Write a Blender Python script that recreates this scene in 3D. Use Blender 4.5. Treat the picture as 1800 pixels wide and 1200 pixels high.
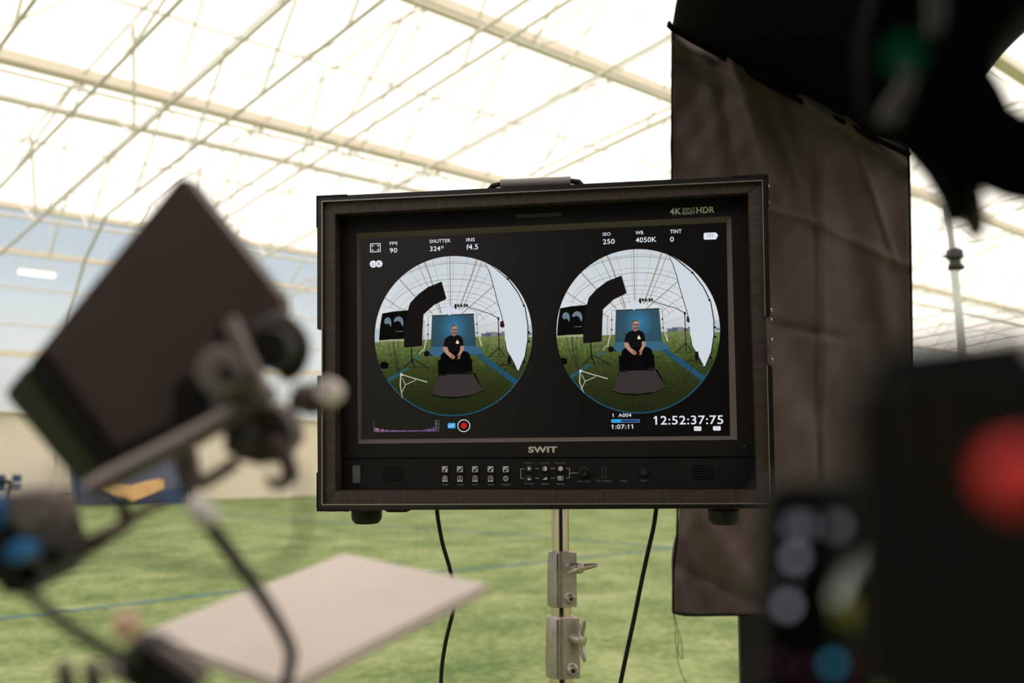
import bpy, bmesh, math, random
from mathutils import Vector, Matrix, Quaternion
random.seed(7)
S = bpy.context.scene
C = S.collection
for o in list(bpy.data.objects): bpy.data.objects.remove(o)

# ------------------------------------------------------------------ camera, world, sun, exposure
F = 1750.0
TH = math.atan(200/1750.0)
CAMH = 1.25
CT, ST = math.cos(TH), math.sin(TH)
cam = bpy.data.cameras.new('camera'); camo = bpy.data.objects.new('camera', cam); C.objects.link(camo)
camo.location = (0, 0, CAMH); camo.rotation_euler = (math.pi/2+TH, 0, 0)
cam.lens = 35.0; cam.sensor_width = 36.0; cam.sensor_fit = 'HORIZONTAL'
cam.clip_start = 0.01; cam.clip_end = 500
cam.dof.use_dof = True; cam.dof.focus_distance = 1.40; cam.dof.aperture_fstop = 4.3
cam.dof.aperture_blades = 0
S.camera = camo
S.view_settings.view_transform = 'Standard'; S.view_settings.look = 'None'
S.view_settings.exposure = 0.0; S.view_settings.gamma = 1.0; S.view_settings.use_curve_mapping = False

w = bpy.data.worlds.new('sky'); S.world = w; w.use_nodes = True
nt = w.node_tree; nt.nodes.clear()
tc = nt.nodes.new('ShaderNodeTexCoord'); sp = nt.nodes.new('ShaderNodeSeparateXYZ')
rp = nt.nodes.new('ShaderNodeValToRGB'); bg = nt.nodes.new('ShaderNodeBackground'); wo = nt.nodes.new('ShaderNodeOutputWorld')
nt.links.new(tc.outputs['Generated'], sp.inputs[0]); nt.links.new(sp.outputs['Z'], rp.inputs[0])
nt.links.new(rp.outputs[0], bg.inputs[0]); nt.links.new(bg.outputs[0], wo.inputs[0])
e = rp.color_ramp.elements
e[0].position = 0.0; e[0].color = (.60, .58, .52, 1)
e[1].position = 0.10; e[1].color = (.80, .83, .83, 1)
x = e.new(0.17); x.color = (.62, .71, .78, 1)
x = e.new(0.26); x.color = (.50, .61, .74, 1)
x = e.new(1.0); x.color = (.60, .70, .85, 1)
bg.inputs[1].default_value = 1.0
sun = bpy.data.lights.new('sun', 'SUN'); suno = bpy.data.objects.new('sun', sun); C.objects.link(suno)
sun.energy = 7.6; sun.angle = math.radians(20); sun.color = (1.0, .92, .82)
suno.rotation_euler = (math.radians(-14), math.radians(12), 0)

# ------------------------------------------------------------------ projection helpers
def ray(px, py):
    X = (px-900)/F; Z = (600-py)/F
    return Vector((X, CT - Z*ST, ST + Z*CT))
O = Vector((0, 0, CAMH))
def P(px, py, d): return O + ray(px, py)*d            # point seen at that pixel, d metres ahead
PHI = math.atan2(1900, F*CT + 200*ST)
U = Vector((math.sin(PHI), math.cos(PHI), 0)); V = Vector((-math.cos(PHI), math.sin(PHI), 0))
def H(u, v, z): return U*u + V*v + Vector((0, 0, z))  # hall frame
def on_v(px, py, v): r = ray(px, py); return O + r*(v/r.dot(V))
def on_u(px, py, u): r = ray(px, py); return O + r*(u/r.dot(U))
def on_roof(px, py, z0):                              # plane z = CAMH + z0 - .13 v
    r = ray(px, py); return O + r*(z0/(r.z+.13*r.dot(V)))
def on_ground(px, py, z=0.0): r = ray(px, py); return O + r*((z-CAMH)/r.z)
def uvz(p): return p.dot(U), p.dot(V), p.z

# ------------------------------------------------------------------ materials
def lin(c): return tuple(((v/255.0)/12.92 if v/255.0 <= .04045 else ((v/255.0+.055)/1.055)**2.4) for v in c)
MC = {}
def mat(name, col, rough=.6, metal=0.0, spec=.5, noise=0.0, nscale=20.0, stretch=(1,1,1), bump=0.0, sheen=0.0, coat=0.0):
    if name in MC: return MC[name]
    m = bpy.data.materials.new(name); m.use_nodes = True; t = m.node_tree; b = t.nodes['Principled BSDF']
    b.inputs['Roughness'].default_value = rough; b.inputs['Metallic'].default_value = metal
    b.inputs['Specular IOR Level'].default_value = spec
    b.inputs['Specular Tint'].default_value = (1.0, .84, .86, 1)
    b.inputs['Sheen Weight'].default_value = sheen; b.inputs['Coat Weight'].default_value = coat
    b.inputs['Base Color'].default_value = (*col, 1)
    tcn = t.nodes.new('ShaderNodeTexCoord'); mp = t.nodes.new('ShaderNodeMapping'); mp.inputs['Scale'].default_value = stretch
    nz = t.nodes.new('ShaderNodeTexNoise'); nz.inputs['Scale'].default_value = nscale; nz.inputs['Detail'].default_value = 4
    t.links.new(tcn.outputs['Object'], mp.inputs[0]); t.links.new(mp.outputs[0], nz.inputs['Vector'])
    n = max(noise, .03)
    mr = t.nodes.new('ShaderNodeMapRange'); mr.inputs[3].default_value = 1-n; mr.inputs[4].default_value = 1+n
    mr.inputs[1].default_value = .3; mr.inputs[2].default_value = .7
    t.links.new(nz.outputs['Fac'], mr.inputs[0])
    vm = t.nodes.new('ShaderNodeVectorMath'); vm.operation = 'SCALE'; vm.inputs[0].default_value = col
    t.links.new(mr.outputs[0], vm.inputs['Scale']); t.links.new(vm.outputs[0], b.inputs['Base Color'])
    if bump:
        bp = t.nodes.new('ShaderNodeBump'); bp.inputs['Strength'].default_value = bump; bp.inputs['Distance'].default_value = .002
        t.links.new(nz.outputs['Fac'], bp.inputs['Height']); t.links.new(bp.outputs[0], b.inputs['Normal'])
    MC[name] = m; return m
def emi(col, strength=1.0, name=None):
    k = name or 'screen_%d_%d_%d_%.2f' % (*col, strength)
    if k in MC: return MC[k]
    m = bpy.data.materials.new(k); m.use_nodes = True; t = m.node_tree; t.nodes.clear()
    em = t.nodes.new('ShaderNodeEmission'); em.inputs[0].default_value = (*lin(col), 1); em.inputs[1].default_value = strength
    ou = t.nodes.new('ShaderNodeOutputMaterial'); t.links.new(em.outputs[0], ou.inputs[0])
    MC[k] = m; return m

M_blk   = mat('black_plastic', (.006,.005,.005), .55, spec=.25, noise=.12, nscale=60)
M_blk2  = mat('black_matte_paint', (.0065,.0052,.005), .55, spec=.22, noise=.15, nscale=40)
M_rim   = mat('black_anodised_aluminium', (.012,.010,.0095), .3, .15, noise=.15, nscale=50)
M_line  = mat('brown_black_lining', (.033,.022,.0185), .5, spec=.5, noise=.45, nscale=14, stretch=(14,1,1), bump=.2)
M_line2 = mat('brown_black_lining_upright', (.033,.022,.0185), .5, spec=.5, noise=.35, nscale=14, stretch=(1,1,10), bump=.2)
M_cham  = mat('satin_bevel', (.095,.078,.074), .42, 0, noise=.05)
M_glass = mat('matt_screen_glass', (.0045,.004,.004), .32, spec=.38, noise=.02)
M_chrome= mat('polished_chrome', (.80,.68,.63), .2, 1.0, noise=.03)
M_cast  = mat('cast_nickel', (.42,.37,.335), .42, .85, noise=.12, nscale=90)
M_rub   = mat('black_rubber', (.007,.0062,.006), .5, spec=.3, noise=.1, nscale=60)
M_print = mat('grey_print', (.85,.78,.72), .5)
M_dimp  = mat('dim_print', (.12,.115,.11), .5)
M_key   = mat('key_legend', (.60,.58,.57), .5)
M_cloth = mat('brown_black_cloth', (.076,.052,.050), .6, spec=.3, noise=.16, nscale=7, bump=.15, sheen=.15)
M_floppy= mat('black_duvetyn', (.004,.0035,.0035), .9, spec=.05, noise=.1)
M_grey  = mat('grey_alloy', (.20,.165,.155), .5, .4, noise=.1, nscale=40)
M_shell = mat('charcoal_shell', (.068,.045,.043), .5, spec=.4, noise=.06, nscale=40)
M_green = mat('turf_reflection_panel', (.030,.042,.018), .4, noise=.15)  # green reflection of the turf put into the hood's base colour
M_board = mat('warm_grey_board', (.48,.41,.38), .6, noise=.05)
M_pink  = mat('pale_pink_metal', (.78,.68,.68), .35, .2)
M_peach = mat('peach_knob', (.62,.40,.30), .5)
M_blue  = mat('bright_blue_plastic', (.002,.11,.30), .4)
M_silver= mat('pale_silver_cloth', (.70,.64,.63), .5)
M_red   = mat('red_plastic', (.72,.030,.030), .45)
M_beige = mat('cream_steel', (.86,.77,.66), .55, noise=.05)
M_steel = mat('pale_cream_tube', (.86,.80,.76), .5, .1)
M_gsteel= mat('green_grey_tube', (.58,.57,.51), .5, .1)
M_wall  = mat('beige_render', (.80,.71,.60), .8, noise=.04, nscale=.6)
M_navy  = mat('navy_vinyl', (.020,.055,.14), .5)
M_slate = mat('slate_blue_vinyl', (.10,.12,.19), .5)
M_tan   = mat('tan_foam', (.72,.44,.20), .7, noise=.12, nscale=3)
M_dkg   = mat('dark_teal_clamp', (.006,.012,.010), .4)
M_lamp  = emi((255,255,255), 1.6, 'lamp_diffuser')
M_lblue = mat('pale_blue_stripe', (.45,.50,.58), .6)

# ------------------------------------------------------------------ object helpers
def tagp(o, label=None, cat=None, group=None, kind=None):
    if label: o['label'] = label
    if cat: o['category'] = cat
    if group: o['group'] = group
    if kind: o['kind'] = kind
    return o
def smooth(me, ang=40):
    me.polygons.foreach_set('use_smooth', [True]*len(me.polygons))
    me.set_sharp_from_angle(angle=math.radians(ang))
def thing(name, loc, label, cat, group=None, M=None):
    o = bpy.data.objects.new(name, None); C.objects.link(o); o.empty_display_size = .05
    if M is not None: o.matrix_world = M
    else: o.location = loc
    o['inv'] = 0; del o['inv']
    return tagp(o, label, cat, group)
INV = {}
def world_of(par):
    m = par.matrix_basis.copy(); q = par.parent
    while q: m = q.matrix_basis @ m; q = q.parent
    return m
class MB:
    """collects shapes in world (or local) coordinates, linked as one mesh object"""
    def __init__(s): s.v = []; s.f = []; s.mi = []; s.cur = 0
    def add(s, vs, fs, mi=None):
        n = len(s.v); s.v += [Vector(a) for a in vs]
        for f in fs: s.f.append(tuple(i+n for i in f)); s.mi.append(s.cur if mi is None else mi)
        return s
    def poly(s, pts, off, mi=None):                  # prism between two equal loops
        n = len(pts); a = [Vector(p) for p in pts]; b = [Vector(p) for p in off]
        s.add(a+b, [tuple(range(n)), tuple(range(2*n-1, n-1, -1))] + [((i+1) % n, i, i+n, (i+1) % n+n) for i in range(n)], mi); return s
    def box(s, c, sx, sy, sz, R=None):
        R = R or Matrix.Identity(3); c = Vector(c)
        vs = [c + R @ Vector((a*sx/2, b*sy/2, d*sz/2)) for a in (-1,1) for b in (-1,1) for d in (-1,1)]
        return s.add(vs, [(0,1,3,2),(4,6,7,5),(0,4,5,1),(2,3,7,6),(0,2,6,4),(1,5,7,3)])
    def tube(s, pts, r, n=10, sm=0, caps=True):
        pts = [Vector(p) for p in pts]
        rs = list(r) if hasattr(r, '__len__') else [r]*len(pts)
        if sm and len(pts) > 2:
            q = []; qr = []
            for i in range(len(pts)-1):
                p0 = pts[max(i-1,0)]; p1 = pts[i]; p2 = pts[i+1]; p3 = pts[min(i+2,len(pts)-1)]
                for k in range(sm):
                    t = k/sm
                    q.append(.5*((2*p1)+(p2-p0)*t+(2*p0-5*p1+4*p2-p3)*t*t+(3*p1-p0-3*p2+p3)*t**3)); qr.append(rs[i]*(1-t)+rs[i+1]*t)
            q.append(pts[-1]); qr.append(rs[-1]); pts, rs = q, qr
        vs = []; T0 = (pts[1]-pts[0]).normalized()
        a = T0.orthogonal().normalized()
        for i, p in enumerate(pts):
            T = (pts[min(i+1,len(pts)-1)]-pts[max(i-1,0)]).normalized()
            a = (a - T*a.dot(T)).normalized(); b = T.cross(a)
            for k in range(n):
                an = 2*math.pi*k/n; vs.append(p + (a*math.cos(an)+b*math.sin(an))*rs[i])
        fs = []
        for i in range(len(pts)-1):
            for k in range(n): fs.append((i*n+k, i*n+(k+1) % n, (i+1)*n+(k+1) % n, (i+1)*n+k))
        if caps: fs += [tuple(range(n-1,-1,-1)), tuple(range((len(pts)-1)*n, len(pts)*n))]
        return s.add(vs, fs)
    def lathe(s, p, axis, prof, n=28):               # prof: (radius, distance along the axis)
        p = Vector(p); T = Vector(axis).normalized(); a = T.orthogonal().normalized(); b = T.cross(a)
        vs = [p + T*h + (a*math.cos(2*math.pi*k/n)+b*math.sin(2*math.pi*k/n))*max(r,1e-5) for r, h in prof for k in range(n)]
        fs = [(i*n+k, i*n+(k+1) % n, (i+1)*n+(k+1) % n, (i+1)*n+k) for i in range(len(prof)-1) for k in range(n)]
        fs += [tuple(range(n-1,-1,-1)), tuple(range((len(prof)-1)*n, len(prof)*n))]
        return s.add(vs, fs)
    def beam(s, p, q, wd, hg, up=Vector((0,0,1))):
        p = Vector(p); q = Vector(q); T = (q-p).normalized(); a = T.cross(up).normalized(); b = a.cross(T)
        l = [(-1,-1),(1,-1),(1,1),(-1,1)]
        return s.poly([p+a*x*wd/2+b*y*hg/2 for x, y in l], [q+a*x*wd/2+b*y*hg/2 for x, y in l])
    def build(s, name, m, parent=None, local=False, bevel=0, seg=2, ang=40, norm=True):
        me = bpy.data.meshes.new(name)
        if parent is None: 
            lo = [min(v[i] for v in s.v) for i in range(3)]; hi = [max(v[i] for v in s.v) for i in range(3)]
            base = Vector(((lo[0]+hi[0])/2, (lo[1]+hi[1])/2, lo[2])); T = Matrix.Translation(-base)
        elif local: T = Matrix.Identity(4)
        else: T = world_of(parent).inverted()
        me.from_pydata([T @ v for v in s.v], [], s.f)
        ms = m if isinstance(m, (list, tuple)) else [m]
        for k in ms: me.materials.append(k)
        me.polygons.foreach_set('material_index', s.mi)
        if norm or bevel:
            bm = bmesh.new(); bm.from_mesh(me)
            if norm: bmesh.ops.recalc_face_normals(bm, faces=bm.faces)
            if bevel:
                es = [x for x in bm.edges if len(x.link_faces) == 2 and x.calc_face_angle(0) > .6]
                bmesh.ops.bevel(bm, geom=es, offset=bevel, segments=seg, affect='EDGES', clamp_overlap=True)
            bm.to_mesh(me); bm.free()
        smooth(me, ang)
        o = bpy.data.objects.new(name, me); C.objects.link(o)
        if parent is None: o.location = base
        else: o.parent = parent
        return o
def struct(o): o['kind'] = 'structure'; return o
def prism(pix, d, th, ds=None):                      # outline standing d metres ahead, with a thickness
    a = [P(x, y, (ds[i] if ds else d)) for i, (x, y) in enumerate(pix)]
    n = Vector((0, CT, ST))
    return a, [p + n*th for p in a]

# ------------------------------------------------------------------ the hall
VW = 27.0; Z0 = 9.9; ZC = 8.3; SL = .13; RID = 3.0
def roof_z(v): return CAMH + Z0 - SL*(v if v >= RID else 2*RID-v)
U0, U1 = -24.0, 66.0
# turf
def grass_mat():
    m = bpy.data.materials.new('artificial_turf'); m.use_nodes = True; t = m.node_tree; b = t.nodes['Principled BSDF']
    b.inputs['Roughness'].default_value = .85; b.inputs['Specular IOR Level'].default_value = .2
    tc_ = t.nodes.new('ShaderNodeTexCoord')
    def nz(sc, det, st=(1,1,1)):
        mp = t.nodes.new('ShaderNodeMapping'); mp.inputs['Scale'].default_value = st
        n = t.nodes.new('ShaderNodeTexNoise'); n.inputs['Scale'].default_value = sc; n.inputs['Detail'].default_value = det
        n.inputs['Roughness'].default_value = .65
        t.links.new(tc_.outputs['Object'], mp.inputs[0]); t.links.new(mp.outputs[0], n.inputs['Vector']); return n
    a = nz(1.6, 6, (1, .8, 1)); c = nz(14, 6)
    mx = t.nodes.new('ShaderNodeMix'); mx.data_type = 'FLOAT'; mx.inputs[0].default_value = .5
    t.links.new(a.outputs['Fac'], mx.inputs[2]); t.links.new(c.outputs['Fac'], mx.inputs[3])
    r = t.nodes.new('ShaderNodeValToRGB'); el = r.color_ramp.elements
    el[0].position = .37; el[0].color = (.075,.135,.036,1); el[1].position = .63; el[1].color = (.345,.375,.18,1)
    k = el.new(.50); k.color = (.20,.25,.088,1)
    t.links.new(mx.outputs[0], r.inputs[0]); t.links.new(r.outputs[0], b.inputs['Base Color'])
    bp = t.nodes.new('ShaderNodeBump'); bp.inputs['Distance'].default_value = .03; bp.inputs['Strength'].default_value = .6
    t.links.new(c.outputs['Fac'], bp.inputs['Height']); t.links.new(bp.outputs[0], b.inputs['Normal'])
    return m
M_grass = grass_mat()
g = MB(); g.poly([H(U0,-21,-.2),H(U1,-21,-.2),H(U1,VW+.3,-.2),H(U0,VW+.3,-.2)], [H(U0,-21,0),H(U1,-21,0),H(U1,VW+.3,0),H(U0,VW+.3,0)])
struct(g.build('floor', M_grass))
M_paint = mat('blue_pitch_paint', (.075,.155,.17), .8, noise=.3, nscale=6)
def pitch_line(name, pts, wd):
    m = MB(); q = [on_ground(*p, z=.004) for p in pts]
    for i in range(len(q)-1):
        m.beam(q[i], q[i+1], wd, .006)
    return struct(m.build(name, M_paint))
pitch_line('trim_1', [(-60,1096),(0,1087),(220,1062),(440,1036),(830,1000),(1180,963)], .10)
pitch_line('trim_2', [(330,900),(597,918),(900,939),(1230,966)], .10)
# translucent fabric
def fabric():
    m = bpy.data.materials.new('white_translucent_fabric'); m.use_nodes = True; t = m.node_tree; t.nodes.clear()
    d = t.nodes.new('ShaderNodeBsdfDiffuse'); tr = t.nodes.new('ShaderNodeBsdfTranslucent'); mx = t.nodes.new('ShaderNodeMixShader')
    n = t.nodes.new('ShaderNodeTexNoise'); n.inputs['Scale'].default_value = .35; tc_ = t.nodes.new('ShaderNodeTexCoord')
    mr = t.nodes.new('ShaderNodeMapRange'); mr.inputs[3].default_value = .95; mr.inputs[4].default_value = 1.0
    t.links.new(tc_.outputs['Object'], n.inputs['Vector']); t.links.new(n.outputs['Fac'], mr.inputs[0])
    vm = t.nodes.new('ShaderNodeVectorMath'); vm.operation = 'SCALE'; vm.inputs[0].default_value = (.92,.88,.835)
    t.links.new(mr.outputs[0], vm.inputs['Scale'])
    t.links.new(vm.outputs[0], d.inputs[0]); t.links.new(vm.outputs[0], tr.inputs[0])
    mx.inputs[0].default_value = .62
    o = t.nodes.new('ShaderNodeOutputMaterial'); t.links.new(d.outputs[0], mx.inputs[1]); t.links.new(tr.outputs[0], mx.inputs[2]); t.links.new(mx.outputs[0], o.inputs[0])
    return m
M_fab = fabric()
r_ = MB()
vs_ = [VW+.2, 20, 13.5, 8, RID, -2, -8, -14, -21]
for i in range(len(vs_)-1):
    a, b = vs_[i], vs_[i+1]
    r_.add([H(U0,a,roof_z(a)),H(U1,a,roof_z(a)),H(U1,b,roof_z(b)),H(U0,b,roof_z(b))], [(0,1,2,3)])
ro = struct(r_.build('ceiling', M_fab, norm=False))
# walls
wl = MB(); wl.poly([H(U0,VW,0),H(U1,VW,0),H(U1,VW,2.32),H(U0,VW,2.32)], [H(U0,VW+.2,0),H(U1,VW+.2,0),H(U1,VW+.2,2.32),H(U0,VW+.2,2.32)])
struct(wl.build('wall_left', M_wall))
wr = MB(); wr.add([H(U0,-21,0),H(U1,-21,0),H(U1,-21,roof_z(-21)),H(U0,-21,roof_z(-21))], [(0,1,2,3)])
struct(wr.build('wall_right', M_fab, norm=False))
def endwall(u, name):
    m = MB(); m.add([H(u,-21,0),H(u,VW,0),H(u,VW,roof_z(VW)),H(u,RID,roof_z(RID)),H(u,-21,roof_z(-21))], [(0,1,2,3,4)])
    return struct(m.build(name, M_fab, norm=False))
endwall(U1, 'wall_far')
# clear side windows above the low wall
def clear_mat():
    m = bpy.data.materials.new('clear_sheet'); m.use_nodes = True; t = m.node_tree; t.nodes.clear()
    tr = t.nodes.new('ShaderNodeBsdfTransparent'); tr.inputs[0].default_value = (.97,.98,.98,1)
    df = t.nodes.new('ShaderNodeBsdfTranslucent'); df.inputs[0].default_value = (.9,.9,.9,1)
    gl = t.nodes.new('ShaderNodeBsdfGlossy'); gl.inputs['Roughness'].default_value = .15
    m1 = t.nodes.new('ShaderNodeMixShader'); m1.inputs[0].default_value = .12
    m2 = t.nodes.new('ShaderNodeMixShader'); m2.inputs[0].default_value = .04
    o = t.nodes.new('ShaderNodeOutputMaterial')
    t.links.new(tr.outputs[0], m1.inputs[1]); t.links.new(df.outputs[0], m1.inputs[2])
    t.links.new(m1.outputs[0], m2.inputs[1]); t.links.new(gl.outputs[0], m2.inputs[2]); t.links.new(m2.outputs[0], o.inputs[0]); return m
M_clear = clear_mat()
ub = [-24, -12, -3, 4.5, 10, 16, 23, 31, 40, 52, 66]
for i in range(len(ub)-1):
    m = MB(); z1 = roof_z(VW)-.05
    m.poly([H(ub[i]+.02,VW+.09,2.34),H(ub[i+1]-.02,VW+.09,2.34),H(ub[i+1]-.02,VW+.09,z1),H(ub[i]+.02,VW+.09,z1)],
           [H(ub[i]+.02,VW+.10,2.34),H(ub[i+1]-.02,VW+.10,2.34),H(ub[i+1]-.02,VW+.10,z1),H(ub[i]+.02,VW+.10,z1)])
    struct(m.build('window_%d' % (i+1), M_clear))
ti = 3
for z, hgt, wd, mm in ((7.62,.20,.25,M_beige),(6.42,.13,.13,M_beige),(5.5,.05,.06,M_steel),(4.55,.05,.06,M_steel),(3.80,.16,.1,M_beige),(2.36,.07,.24,M_steel)):
    m = MB(); m.beam(H(U0,VW-.05,z), H(U1,VW-.05,z), wd, hgt); struct(m.build('trim_%d' % ti, mm)); ti += 1

# roof trusses across the span
def chord_pts(u, z0, kn=True):
    pts = [H(u,-18,CAMH+z0-SL*(2*RID+18)), H(u,RID,CAMH+z0-SL*RID), H(u,22.4,CAMH+z0-SL*22.4)]
    if kn: pts += [H(u,23.6,CAMH+z0-SL*22.4-.84), H(u,24.5,CAMH+z0-SL*22.4-2.1), H(u,24.8,0)]
    else: pts[-1] = H(u,26.6,CAMH+z0-SL*26.6); pts += [H(u,26.6,0)]
    return pts
ords = ['first','second','third','fourth','fifth','sixth','seventh','eighth','ninth','tenth']
TRO = []
TR = [(4.2,),(5.85,7.12),(8.26,),(10.07,10.63),(12.87,),(15.1,15.5),(17.9,18.3),(21.4,),(25.6,26.0),(29.2,),(33,),(37,),(41.5,),(46.5,),(52,),(58,)]
for i, us in enumerate(TR):
    uc = sum(us)/len(us)
    if i < 8: lab, grp = '%s thin steel roof truss counting from the left, under the white fabric roof' % ords[i], 'roof trusses'
    else: lab, grp = 'distant thin roof truss seen between the hanging black flag and the dark camera', 'distant roof trusses'
    t = thing('roof_truss', H(uc, 26.6, 0), lab, 'roof truss', grp)
    for u in us:
        MB().tube(chord_pts(u, ZC, u == 8.26), .034 if i < 5 else .032, 8).build('bottom_chord', M_gsteel if i < 3 else M_steel, t)
    MB().tube([H(uc,-18,CAMH+Z0-.12-SL*(2*RID+18)), H(uc,RID,CAMH+Z0-.12-SL*RID), H(uc,VW-.3,CAMH+Z0-.12-SL*VW)], .028, 6).build('top_chord', M_steel, t)
    wb = MB(); v = 26.2; k = 0; zig = []
    while v > 5:
        zig += [H(us[k % len(us)], v, CAMH+ZC-SL*v), H(uc, v-1.35, CAMH+Z0-.12-SL*(v-1.35))]; v -= 2.7; k += 1
    wb.tube(zig, .030, 5); wb.build('web_bracing', M_steel, t)
    TRO.append((uc, t))
# purlins running the length of the hall
for n_, (v, wd, hg) in enumerate(((19.2,.34,.20),(13.4,.34,.20),(8.2,.34,.20))):
    p = MB(); z = CAMH+Z0-.14-SL*v
    p.beam(H(-8,v,z), H(62,v,z), wd, hg)
    o = p.build('roof_purlin', M_beige)
    tagp(o, ['wide cream box purlin nearest the clear side windows','wide cream box purlin higher up, running behind the top middle of the roof','wide cream box purlin nearest the top right of the roof'][n_], 'purlin', 'cream box purlins')
for n_, (v, z0, r) in enumerate(((18.7,8.75,.075),(18.1,8.95,.035),(22.6,9.75,.028),(16.3,9.75,.028),(10.6,9.75,.028),(24.2,8.6,.04),(12.2,8.8,.035))):
    p = MB(); z = CAMH+z0-SL*v
    p.tube([H(-8,v,z), H(62,v,z)], r, 8)
    o = p.build('tie_rail', M_steel)
    tagp(o, ['thick pale tube rail running just below the lowest cream purlin','thin pale rail close above the thick pale tube','fine pale roof rail nearest the clear side windows','fine pale roof rail between the two left cream purlins','fine pale roof rail between the two upper cream purlins','pale rail at the knees of the trusses beside the windows','green grey lower rail under the upper cream purlin'][n_], 'rail', 'roof rails')
# diagonal wind braces in the roof plane, carried by the trusses
for k in range(0, len(TRO)-1):
    (u0, t), (u1, _) = TRO[k], TRO[k+1]
    for (a, b) in ((26.5,19.2),(19.2,13.4),(13.4,8.2)):
        if k % 2: a, b = b, a
        MB().tube([H(u0,a,CAMH+Z0-.30-SL*a), H(u1,b,CAMH+Z0-.30-SL*b)], .022, 5).build('wind_brace', M_steel, t)
# strip lights
def strip(pa, pb, v, label):
    a = on_v(*pa, v); b = on_v(*pb, v)
    b = a + U*((b-a).dot(U))
    t = thing('strip_light', (a+b)/2, label, 'light', 'strip lights')
    MB().beam(a, b, .14, .10).build('diffuser', M_lamp, t, bevel=.01)
    MB().beam(a+Vector((0,0,.07)), b+Vector((0,0,.07)), .17, .04).build('housing', M_steel, t)
    for q in (.2, .8):
        c = a.lerp(b, q); zt = CAMH+Z0-.2-SL*v
        MB().tube([c+Vector((0,0,.08)), Vector((c.x, c.y, zt))], .006, 5).build('hanger', M_steel, t)
strip((284,256), (341,266), 19.6, 'glowing white strip light under the roof above the tilted black monitor shell')
strip((33,477), (96,486), 23.0, 'glowing white strip light in front of the clear side windows at far left')
strip((1663,345), (1672,352), 17.0, 'small bright strip light beside the top of the silver light stand')
strip((1168,141), (1182,144), 12.0, 'small bright strip light at the left edge of the hanging flag')

# things standing by the far wall
def wallthing(px, py, v=VW-.6): return on_v(px, py, v)
def wallbox(m, x0, y0, x1, y1, v, th=.05):
    q = [wallthing(x0,y1,v), wallthing(x1,y1,v), wallthing(x1,y0,v), wallthing(x0,y0,v)]
    m.poly(q, [a+V*th for a in q]); return m
t = thing('sign_board', on_ground(18,885), 'dark blue double board with pale stripe on a short post by the beige wall', 'board')
v = uvz(on_ground(18,886))[1]; v = min(v, VW-.5)
for (a, b) in ((-12,10),(22,38)):
    pn = wallbox(MB(), a, 834, b, 864, v).build('board_panel', M_navy, t)
    wallbox(MB(), a, 847, b, 850.5, v-.03, .02).build('stripe', M_lblue, pn)
MB().tube([wallthing(-6,848,v-.08), wallthing(14,846,v-.08), wallthing(18,852,v-.08), wallthing(16,864,v-.08), Vector((*wallthing(15,880,v-.08).xy, 0))], .05, 8, sm=3).build('post', M_blk2, t)
gt = thing('net_frame', Vector((*wallthing(112,880,VW-.9).xy,0)), 'thin grey net frame leaning by the beige wall right of the blue board', 'net frame')
MB().tube([wallthing(99,800,VW-.35), Vector((*wallthing(98,880,VW-.35).xy, .02))], .025, 6).build('post', M_grey, gt)
MB().tube([wallthing(128,800,VW-.35), Vector((*wallthing(129,880,VW-.35).xy, .02))], .018, 6).build('post', M_grey, gt)
MB().tube([wallthing(83,877,VW-.4), wallthing(134,868,VW-.4)], .025, 6).build('ground_bar', M_blk2, gt)
cr = thing('crash_mat', Vector((*wallthing(235,880,VW-1.5).xy,0)), 'slate blue crash mats stacked by the wall behind the tilted monitor', 'mat')
q = [wallthing(139,800,VW-1.2), wallthing(334,785,VW-1.2)]
def zb(p, z): return Vector((p.x, p.y, z))
wb = MB(); b0 = [zb(q[0],0), zb(q[1],0), zb(q[1],q[1].z), zb(q[0],q[0].z)]; wb.poly(b0, [a+V*.5 for a in b0]); wb.build('cover', M_slate, cr, bevel=.03)
for xx in (139, 330):
    c = wallthing(xx,800,VW-1.2); MB().beam(zb(c,0)-V*.02, zb(c,q[0].z)-V*.02, .12, .04, up=V).build('corner_strip', M_navy, cr)
tn = thing('foam_pad', Vector((*wallthing(235,882,VW-2.0).xy,0)), 'tan foam pad with pointed lower edge lying before the slate blue mats', 'foam pad')
pp = [(150,838),(182,860),(214,876),(232,882),(262,871),(290,858),(288,842),(262,846),(236,852),(205,846)]
a = [wallthing(x, y, VW-2.0) for x, y in pp]; MB().poly(a, [k+V*.3 for k in a]).build('pad', M_tan, tn, bevel=.02)
a = [wallthing(x, y, VW-2.02) for x, y in ((176,858),(214,879),(232,886),(300,862),(330,850),(330,884),(250,887),(210,884))]; MB().poly([k-V*.02 for k in a], [k+V*.25 for k in a]).build('dark_cover', M_navy, tn)

# ------------------------------------------------------------------ the field monitor in its case
MY, MP, MR = math.radians(-9.3), math.radians(3.2), math.radians(-.35)
MROT = Matrix.Rotation(MY,3,'Z') @ Matrix.Rotation(MP,3,'X') @ Matrix.Rotation(MR,3,'Y')
MC0 = P(944.4, 608.0, 1.40)
MI = MROT.inverted()
def ML(px, py, dep=0.0):                              # pixel -> monitor local, on the plane y = dep
    r = MI @ ray(px, py); o = MI @ (O-MC0)
    return o + r*((dep-o.y)/r.y)
mon = thing('field_monitor', None, 'black field monitor in a flight case showing two fisheye pictures, on chrome stand', 'monitor',
            M=Matrix.Translation(MC0) @ MROT.to_4x4())
def plate(m, pix, d0, d1, dref=None):
    dref = d0 if dref is None else dref
    a = [ML(x, y, dref) for x, y in pix]
    m.poly([Vector((p.x, d0, p.z)) for p in a], [Vector((p.x, d1, p.z)) for p in a]); return m
def mpart(name, m, mt, par=mon, bevel=0, **k): return m.build(name, mt, par, local=True, bevel=bevel, **k)
def lerp(a, b, t): return (a[0]+(b[0]-a[0])*t, a[1]+(b[1]-a[1])*t)
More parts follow.
